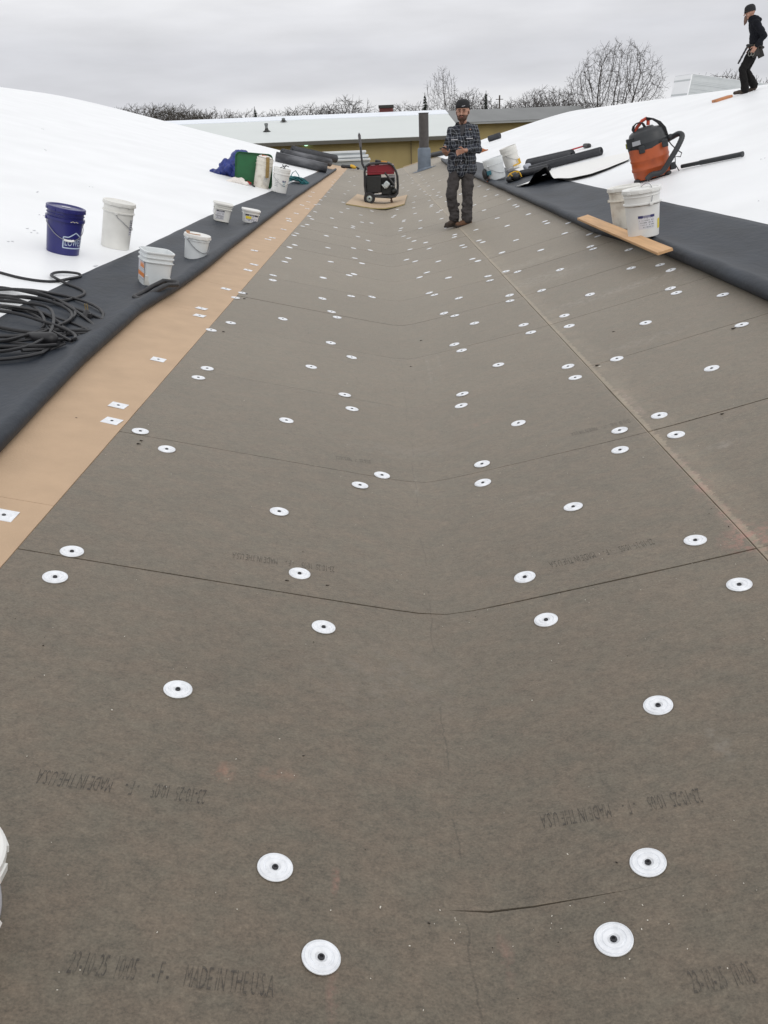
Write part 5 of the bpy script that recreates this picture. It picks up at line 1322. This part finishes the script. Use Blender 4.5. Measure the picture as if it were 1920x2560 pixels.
hand(mb, wrL+Vector((0, -.02, 0)), Vector((-.25, -.55, .32)), Vector((.9, -.2, .1)), Vector((0, .3, -1)), .95, 1)
hand(mb, wrR+Vector((-.015, -.01, 0)), Vector((-1, -.25, -.22)), Vector((0, -.25, .9)), Vector((0, .95, .25)), .75, 1)
body = baked(mb, 'body', SKIN, MAN, .0055, 3)
for s_ in (-1, 1):
    e = MB(); e.ball(hc+Vector((0, 0, .012))+fd*.083+rd_*s_*.034, (.013, .008, .007), 10, 6); e.build('eye', EYEW, body)
    e = MB(); e.cap(hc+Vector((0, 0, .034))+fd*.096+rd_*s_*.018, .006, hc+Vector((0, 0, .032))+fd*.088+rd_*s_*.052, .005, 8); e.build('eyebrow', HAIR, body)
mb = MB(); c = hc
mb.cap(c+Vector((0, 0, -.085))+fd*.062-rd_*.02, .046, c+Vector((0, 0, -.085))+fd*.062+rd_*.02, .046, 12); mb.cap(c+Vector((0, 0, -.115))+fd*.06, .04, c+Vector((0, 0, -.145))+fd*.062, .03, 12)
mb.cap(c+Vector((0, 0, -.046))+fd*.098-rd_*.03, .010, c+Vector((0, 0, -.046))+fd*.098+rd_*.03, .010, 8)
for s_ in (-1, 1): mb.cap(c+Vector((0, 0, -.085))+fd*.05+rd_*s_*.045, .032, c+Vector((0, 0, .0))+fd*.01+rd_*s_*.086, .016, 10); mb.cap(c+Vector((0, 0, -.05))+fd*.095+rd_*s_*.03, .009, c+Vector((0, 0, -.09))+fd*.085+rd_*s_*.035, .012, 8)
baked(mb, 'beard', HAIR, body, .006, 3, .008, .02)
mb = MB(); mb.cap(c+Vector((0, 0, -.066))+fd*.106-rd_*.018, .006, c+Vector((0, 0, -.066))+fd*.106+rd_*.018, .006, 8); mb.build('lips', mat('lips', (.28, .10, .085), .5), body)
BEAN = mat('beanie_black', (.012, .012, .014), .85, .3, 80, .5, 140)
mb = MB(); n = 28; vs = []
pr2 = [(.108, .052), (.112, .060), (.112, .092), (.108, .098), (.104, .120), (.090, .148), (.062, .168), (.03, .176), (.001, .178)]
mb.lathe(pr2, n, c=(c.x-fd.x*.006, c.y-fd.y*.006+.004, c.z-.0)); mb.lathe([(.108, .052), (.104, .0)], 14, c=(c.x, c.y+.004, c.z), a0=.15, a1=math.pi-.15)
BN = mb.build('beanie', BEAN, body, sharp=60)
tg = MB(); tg.box(c+fd*.112+Vector((.03, 0, .080)), (.05, .004, .008), Matrix.Rotation(-.2, 3, 'Y')); tg.build('stripe', mat('pale_stripe', (.45, .45, .48), .7), BN)
def plaid():
    m = bpy.data.materials.new('plaid_flannel'); m.use_nodes = True; t = m.node_tree; L = t.links; b = t.nodes['Principled BSDF']; b.inputs['Roughness'].default_value = .9
    tcn = t.nodes.new('ShaderNodeTexCoord'); nn = t.nodes.new('ShaderNodeTexNoise'); nn.inputs['Scale'].default_value = 7; nn.inputs['Detail'].default_value = 2
    L.new(tcn.outputs['Object'], nn.inputs['Vector'])
    va = t.nodes.new('ShaderNodeVectorMath'); va.operation = 'SCALE'; va.inputs['Scale'].default_value = .085; L.new(nn.outputs['Color'], va.inputs[0])
    vb = t.nodes.new('ShaderNodeVectorMath'); vb.operation = 'ADD'; L.new(tcn.outputs['Object'], vb.inputs[0]); L.new(va.outputs[0], vb.inputs[1])
    sp_ = t.nodes.new('ShaderNodeSeparateXYZ'); L.new(vb.outputs[0], sp_.inputs[0])
    def M_(op, a, b_=None):
        n = t.nodes.new('ShaderNodeMath'); n.operation = op
        for i, x in enumerate((a, b_)):
            if x is None: continue
            if isinstance(x, (int, float)): n.inputs[i].default_value = x
            else: L.new(x, n.inputs[i])
        return n.outputs[0]
    def bands(x, per, wd, ph=0.0):
        f = M_('FRACT', M_('ADD', M_('DIVIDE', x, per), ph)); return M_('LESS_THAN', M_('ABSOLUTE', M_('SUBTRACT', f, .5)), wd)
    sx = M_('ADD', sp_.outputs[0], M_('MULTIPLY', sp_.outputs[1], .8))
    thin = M_('ADD', M_('MULTIPLY', bands(sx, .047, .10), .5), M_('MULTIPLY', bands(sp_.outputs[2], .055, .09), .5))
    thin = M_('ADD', thin, M_('MULTIPLY', bands(sx, .058, .05, .35), .22))
    wide = M_('ADD', M_('MULTIPLY', bands(sx, .116, .22, .3), .5), M_('MULTIPLY', bands(sp_.outputs[2], .132, .22, .3), .5))
    m1 = t.nodes.new('ShaderNodeMix'); m1.data_type = 'RGBA'; L.new(wide, m1.inputs[0]); m1.inputs[6].default_value = (.004, .005, .007, 1); m1.inputs[7].default_value = (.012, .016, .030, 1)
    m2 = t.nodes.new('ShaderNodeMix'); m2.data_type = 'RGBA'; L.new(M_('MULTIPLY', thin, .75), m2.inputs[0]); L.new(m1.outputs[2], m2.inputs[6]); m2.inputs[7].default_value = (.26, .28, .31, 1)
    L.new(m2.outputs[2], b.inputs['Base Color']); return m
PLAID = plaid()
mb = MB()
mb.cap(V3(.07, 1.44, .03), .070, V3(-.07, 1.385, .02), .072, 16); mb.cap(V3(.07, 1.445, .03), .070, V3(.21, 1.405, .01), .072, 16); mb.cap(V3(.01, 1.32, .01), .118, V3(.13, 1.325, .01), .118, 16)
mb.cap(V3(.02, 1.30, .0), .120, V3(-.0, .96, .0), .138, 18); mb.cap(V3(.125, 1.30, .0), .120, V3(.12, .96, .0), .142, 18)
mb.cap(V3(-.035, 1.0, .0), .135, V3(-.045, .86, .0), .125, 16); mb.cap(V3(.14, 1.0, .0), .14, V3(.155, .86, .0), .130, 16); mb.cap(V3(.05, 1.0, -.02), .13, V3(.05, .83, -.02), .12, 16)
mb.cap(shL, .074, elL, .060, 14); mb.cap(elL, .060, wrL.lerp(elL, .12), .046, 14)
mb.cap(shR, .074, elR, .064, 14); mb.cap(elR, .064, wrR.lerp(elR, .16), .046, 14)
mb.cap(V3(.07, 1.45, .055), .05, V3(.07, 1.475, .05), .05, 12)
for s_ in (-1, 1): mb.cap(V3(.07+s_*.035, 1.445, -.035), .028, V3(.07+s_*.075, 1.485, .03), .036, 10)
sh = baked(mb, 'flannel_shirt', PLAID, body, .010, 4, .042, .085)
mb = MB(); mb.cap(V3(.065, 1.435, -.055), .048, V3(.055, 1.34, -.098), .022, 12); baked(mb, 'undershirt', mat('grey_shirt', (.045, .045, .05), .9), body, .008, 2)
mb = MB()
for i in range(5): mb.ball(V3(.055-.003*i, 1.24-.09*i, -.150), .008, 8, 6)
for s_, z in ((-.06, 1.27), (.17, 1.28)): mb.box(V3(s_, z, -.135), (.10, .015, .012), Matrix.Rotation(.05*s_, 3, 'Y'))
mb.build('button', mat('pale_stripe', (.45, .45, .48), .7), sh)
DENIM = mat('work_trousers', (.048, .043, .043), .9, .25, 9, .3, 60)
mb = MB()
mb.cap(V3(-.03, .92), .125, V3(.135, .92), .13, 16)
for a, b, c_, ra in ((hipL, knL, anL, .112), (hipR, knR, anR, .115)):
    mb.cap(a, ra, b, .086, 16); mb.cap(b, .086, c_+Vector((0, 0, .06)), .080, 16); mb.cap(c_+Vector((0, -.01, .10)), .088, c_+Vector((0, -.01, .03)), .086, 14)
for i, z in enumerate((.18, .13, .25, .33)):
    mb.cap(V3(anR.x-.06, z, -.07), .03, V3(anR.x+.05, z+.015, -.07), .03, 8); mb.cap(V3(anL.x-.06, z+.03, -.02), .03, V3(anL.x+.05, z, -.03), .03, 8)
baked(mb, 'trousers', DENIM, body, .009, 3, .040, .075)
BOOT = mat('boot_brown', (.10, .045, .02), .7, .3, 14); BOOTD = mat('boot_dark', (.040, .026, .018), .7, .3, 14); SOLE = mat('sole', (.03, .022, .018), .8)
for an, d, m_b in ((anL, Vector((-.62, -.75, 0)), BOOTD), (anR, Vector((-.80, -.60, 0)), BOOT)):
    d = d.normalized(); base = Vector((an.x, an.y, .0)); gz_ = .0
    mb = MB(); mb.cap(base+Vector((0, 0, .13)), .055, base+Vector((0, 0, .06)), .052, 12); mb.cap(base-d*.05+Vector((0, 0, .05)), .045, base+d*.10+Vector((0, 0, .052)), .048, 12); mb.cap(base+d*.08+Vector((0, 0, .045)), .048, base+d*.185+Vector((0, 0, .038)), .040, 12)
    bt = baked(mb, 'boot', m_b, body, .007, 3)
    mb = MB(); mb.cap(base-d*.055+Vector((0, 0, .018)), .05, base+d*.19+Vector((0, 0, .016)), .047, 14); mb.v = [(x, y, min(z, .03) if z > .0 else max(z, -.004)) for x, y, z in mb.v]; mb.build('sole', SOLE, bt)
# follow the slope underfoot: the trailing foot is lower on the left
PH = PM_ @ Matrix.Scale(.955, 4) @ Matrix.Translation(wrL+Vector((-.045, -.085, .075)))
ph_ = empty('phone', PH @ Matrix.Rotation(-.35, 4, 'X') @ Matrix.Rotation(.35, 4, 'Y') @ Matrix.Rotation(.5, 4, 'Z'), 'black mobile phone held flat in the bearded man\'s hand', 'phone')
mb = MB(); mb.box((0, 0, 0), (.078, .155, .011)); mb.build('case', RUB, ph_, bevel=.004)
mb = MB(); mb.box((0, 0, .0062), (.068, .142, .0012)); mb.build('screen', mat('screen_black', (.01, .01, .014), .08), ph_)

# --- the worker on the ridge
q = away(1851, 237, 21.6); gpos = on(q.x, q.y)
W_ = empty('person', facing(gpos) @ Matrix.Scale(.955, 4), 'worker in black hooded jacket, beanie and sunglasses walking on the right white ridge', 'person')
BLK = mat('jacket_black', (.009, .010, .014), .9, .3, 12, .3, 60, spec=.2); BLK2 = mat('trousers_black', (.010, .0095, .0095), .9, .3, 12, .3, 60, spec=.2)
hc = V3(-.008, 1.60); fd = Vector((-1, -.12, -.10)).normalized(); rd_ = Vector((-fd.y, fd.x, 0)).normalized()
hip, kn1, an1, kn2, an2 = V3(.165, .86), V3(-.02, .50, -.08), V3(.065, .08, -.08), V3(.055, .49, .10), V3(.255, .15, .10)
sho, elb, wri = V3(.15, 1.38, -.17), V3(.335, 1.12, -.20), V3(.20, .93, -.23)
sho2, elb2, wri2 = V3(.13, 1.38, .17), V3(.25, 1.12, .2), V3(.12, .95, .2)
mb = MB(); face(mb, hc, fd, rd_); mb.cap(V3(.10, 1.42), .06, V3(.03, 1.54), .055, 14); mb.cap(V3(.14, 1.32), .09, V3(.19, .95), .09, 16)
mb.cap(hip+Vector((0, -.08, 0)), .09, kn1, .058, 12); mb.cap(kn1, .056, an1, .042, 12); mb.cap(hip+Vector((0, .08, 0)), .09, kn2, .058, 12); mb.cap(kn2, .056, an2, .042, 12)
for a, b, c_ in ((sho, elb, wri), (sho2, elb2, wri2)): mb.cap(a, .055, b, .042, 10); mb.cap(b, .042, c_, .03, 10)
hand(mb, wri, Vector((-.55, -.1, -.9)), Vector((-.8, -.2, .5)), Vector((.1, -1, 0)), .5, 1); hand(mb, wri2, Vector((-.55, .1, -.9)), Vector((-.8, .2, .5)), Vector((.1, 1, 0)), .5, 1)
body2 = baked(mb, 'body', SKIN, W_, .0065, 3)
mb = MB(); c = hc
mb.cap(c+fd*.06-Vector((0, 0, .09)), .05, c+fd*.068-Vector((0, 0, .17)), .035, 12); mb.cap(c+fd*.07-Vector((0, 0, .15)), .034, c+fd*.08-Vector((0, 0, .215)), .016, 10)
baked(mb, 'beard', mat('beard_brown', (.14, .085, .065), .85, .3, 60), body2, .008, 3, .012, .03)
mb = MB(); mb.box(c+fd*.098+Vector((0, 0, .018)), (.022, .15, .045), Matrix.Rotation(math.atan2(fd.y, -fd.x), 3, 'Z'))
for s_ in (-1, 1): mb.tube([c+fd*.10+rd_*s_*.072+Vector((0, 0, .022)), c+rd_*s_*.10+Vector((0, 0, .03))], .007, 6)
mb.build('sunglasses', RUB, body2, bevel=.006)
mb = MB(); mb.lathe([(.112, .0), (.115, .03), (.114, .06), (.108, .095), (.09, .125), (.06, .145), (.02, .152), (.001, .153)], 24, c=(0, 0, 0)); mb.v = [tuple(Matrix.Rotation(-.22, 3, 'Y') @ Vector(v)+c+Vector((.008, 0, .012))) for v in mb.v]; mb.build('beanie', BEAN, body2, sharp=70)
mb = MB()
mb.cap(V3(.115, 1.37), .125, V3(.20, 1.17), .155, 16); mb.cap(V3(.19, 1.2), .165, V3(.195, .99), .145, 16); mb.cap(V3(.12, 1.36, -.08), .10, V3(.12, 1.36, .08), .10, 14)
for a, b, c_ in ((sho, elb, wri), (sho2, elb2, wri2)): mb.cap(a, .082, b, .068, 12); mb.cap(b, .068, c_.lerp(b, .1), .05, 12)
mb.cap(V3(.055, 1.475), .088, V3(.14, 1.45), .088, 14); mb.cap(V3(.15, 1.47), .06, V3(.20, 1.45), .055, 12)
baked(mb, 'hooded_jacket', BLK, body2, .011, 4, .025, .09)
mb = MB(); mb.cap(hip+Vector((.015, -.07, .03)), .125, kn1, .085, 14); mb.cap(kn1, .083, an1+Vector((.01, 0, .07)), .085, 14); mb.cap(an1+Vector((.01, 0, .1)), .088, an1+Vector((.02, 0, .02)), .085, 12)
mb.cap(hip+Vector((.015, .07, .03)), .125, kn2, .085, 14); mb.cap(kn2, .083, an2+Vector((0, 0, .04)), .088, 14)
baked(mb, 'trousers', BLK2, body2, .011, 3, .03, .08)
for an, d, tl in ((an1, Vector((-.97, -.1, -.05)), 0), (an2, Vector((-.85, 0, -.52)), .35)):
    d = d.normalized(); z0 = Vector((0, 0, -.02)); mb = MB()
    mb.cap(an+Vector((.02, 0, .02)), .055, an+Vector((.02, 0, -.02)), .05, 12); mb.cap(an-d*.04+z0, .05, an+d*.11+z0, .045, 12); mb.cap(an+d*.1+z0, .045, an+d*.19+z0-Vector((0, 0, .008)), .036, 12)
    baked(mb, 'boot', BOOTD, body2, .008, 3)
TB = mat('tool_belt', (.022, .020, .018), .8, .3, 10)
mb = MB(); mb.tube([(.185+.165*math.cos(a*.314), .15*math.sin(a*.314), .945+.03*math.cos(a*.314)*-1) for a in range(20)], .028, 8, closed=True); mb.box(V3(.20, .83, -.19), (.16, .06, .20), Matrix.Rotation(-.3, 3, 'Y')); mb.box(V3(.30, .80, -.14), (.13, .06, .18), Matrix.Rotation(-.4, 3, 'Y'))
tb_ = mb.build('tool_belt', TB, body2, bevel=.01)
mb = MB(); mb.box(V3(.19, .955, -.185), (.075, .03, .045), Matrix.Rotation(-.3, 3, 'Y')); mb.build('pouch_flap', mat('leather_tan', (.24, .17, .12), .7), tb_, bevel=.006)
mb = MB()
for x, z in ((.09, .80), (.15, .80)): mb.tube([(x+.03*math.cos(a*.6), -.225, z+.05*math.sin(a*.6)) for a in range(11)], .008, 6, closed=True)
mb.build('tool_ring', mat('steel_dull', (.20, .20, .18), .4, metal=.6), tb_)
p0, p1 = V3(.03, .95, -.15), V3(-.125, .615, -.17); d = p1-p0
mb = MB()
for i in range(9): mb.box(p0+d*(i+.5)/9, (.036+.008*(i % 2), .018, d.length/9*.98), Matrix.Rotation(math.atan2(d.x, d.z), 3, 'Y'))
mb.build('hanging_strap', RUB, tb_)
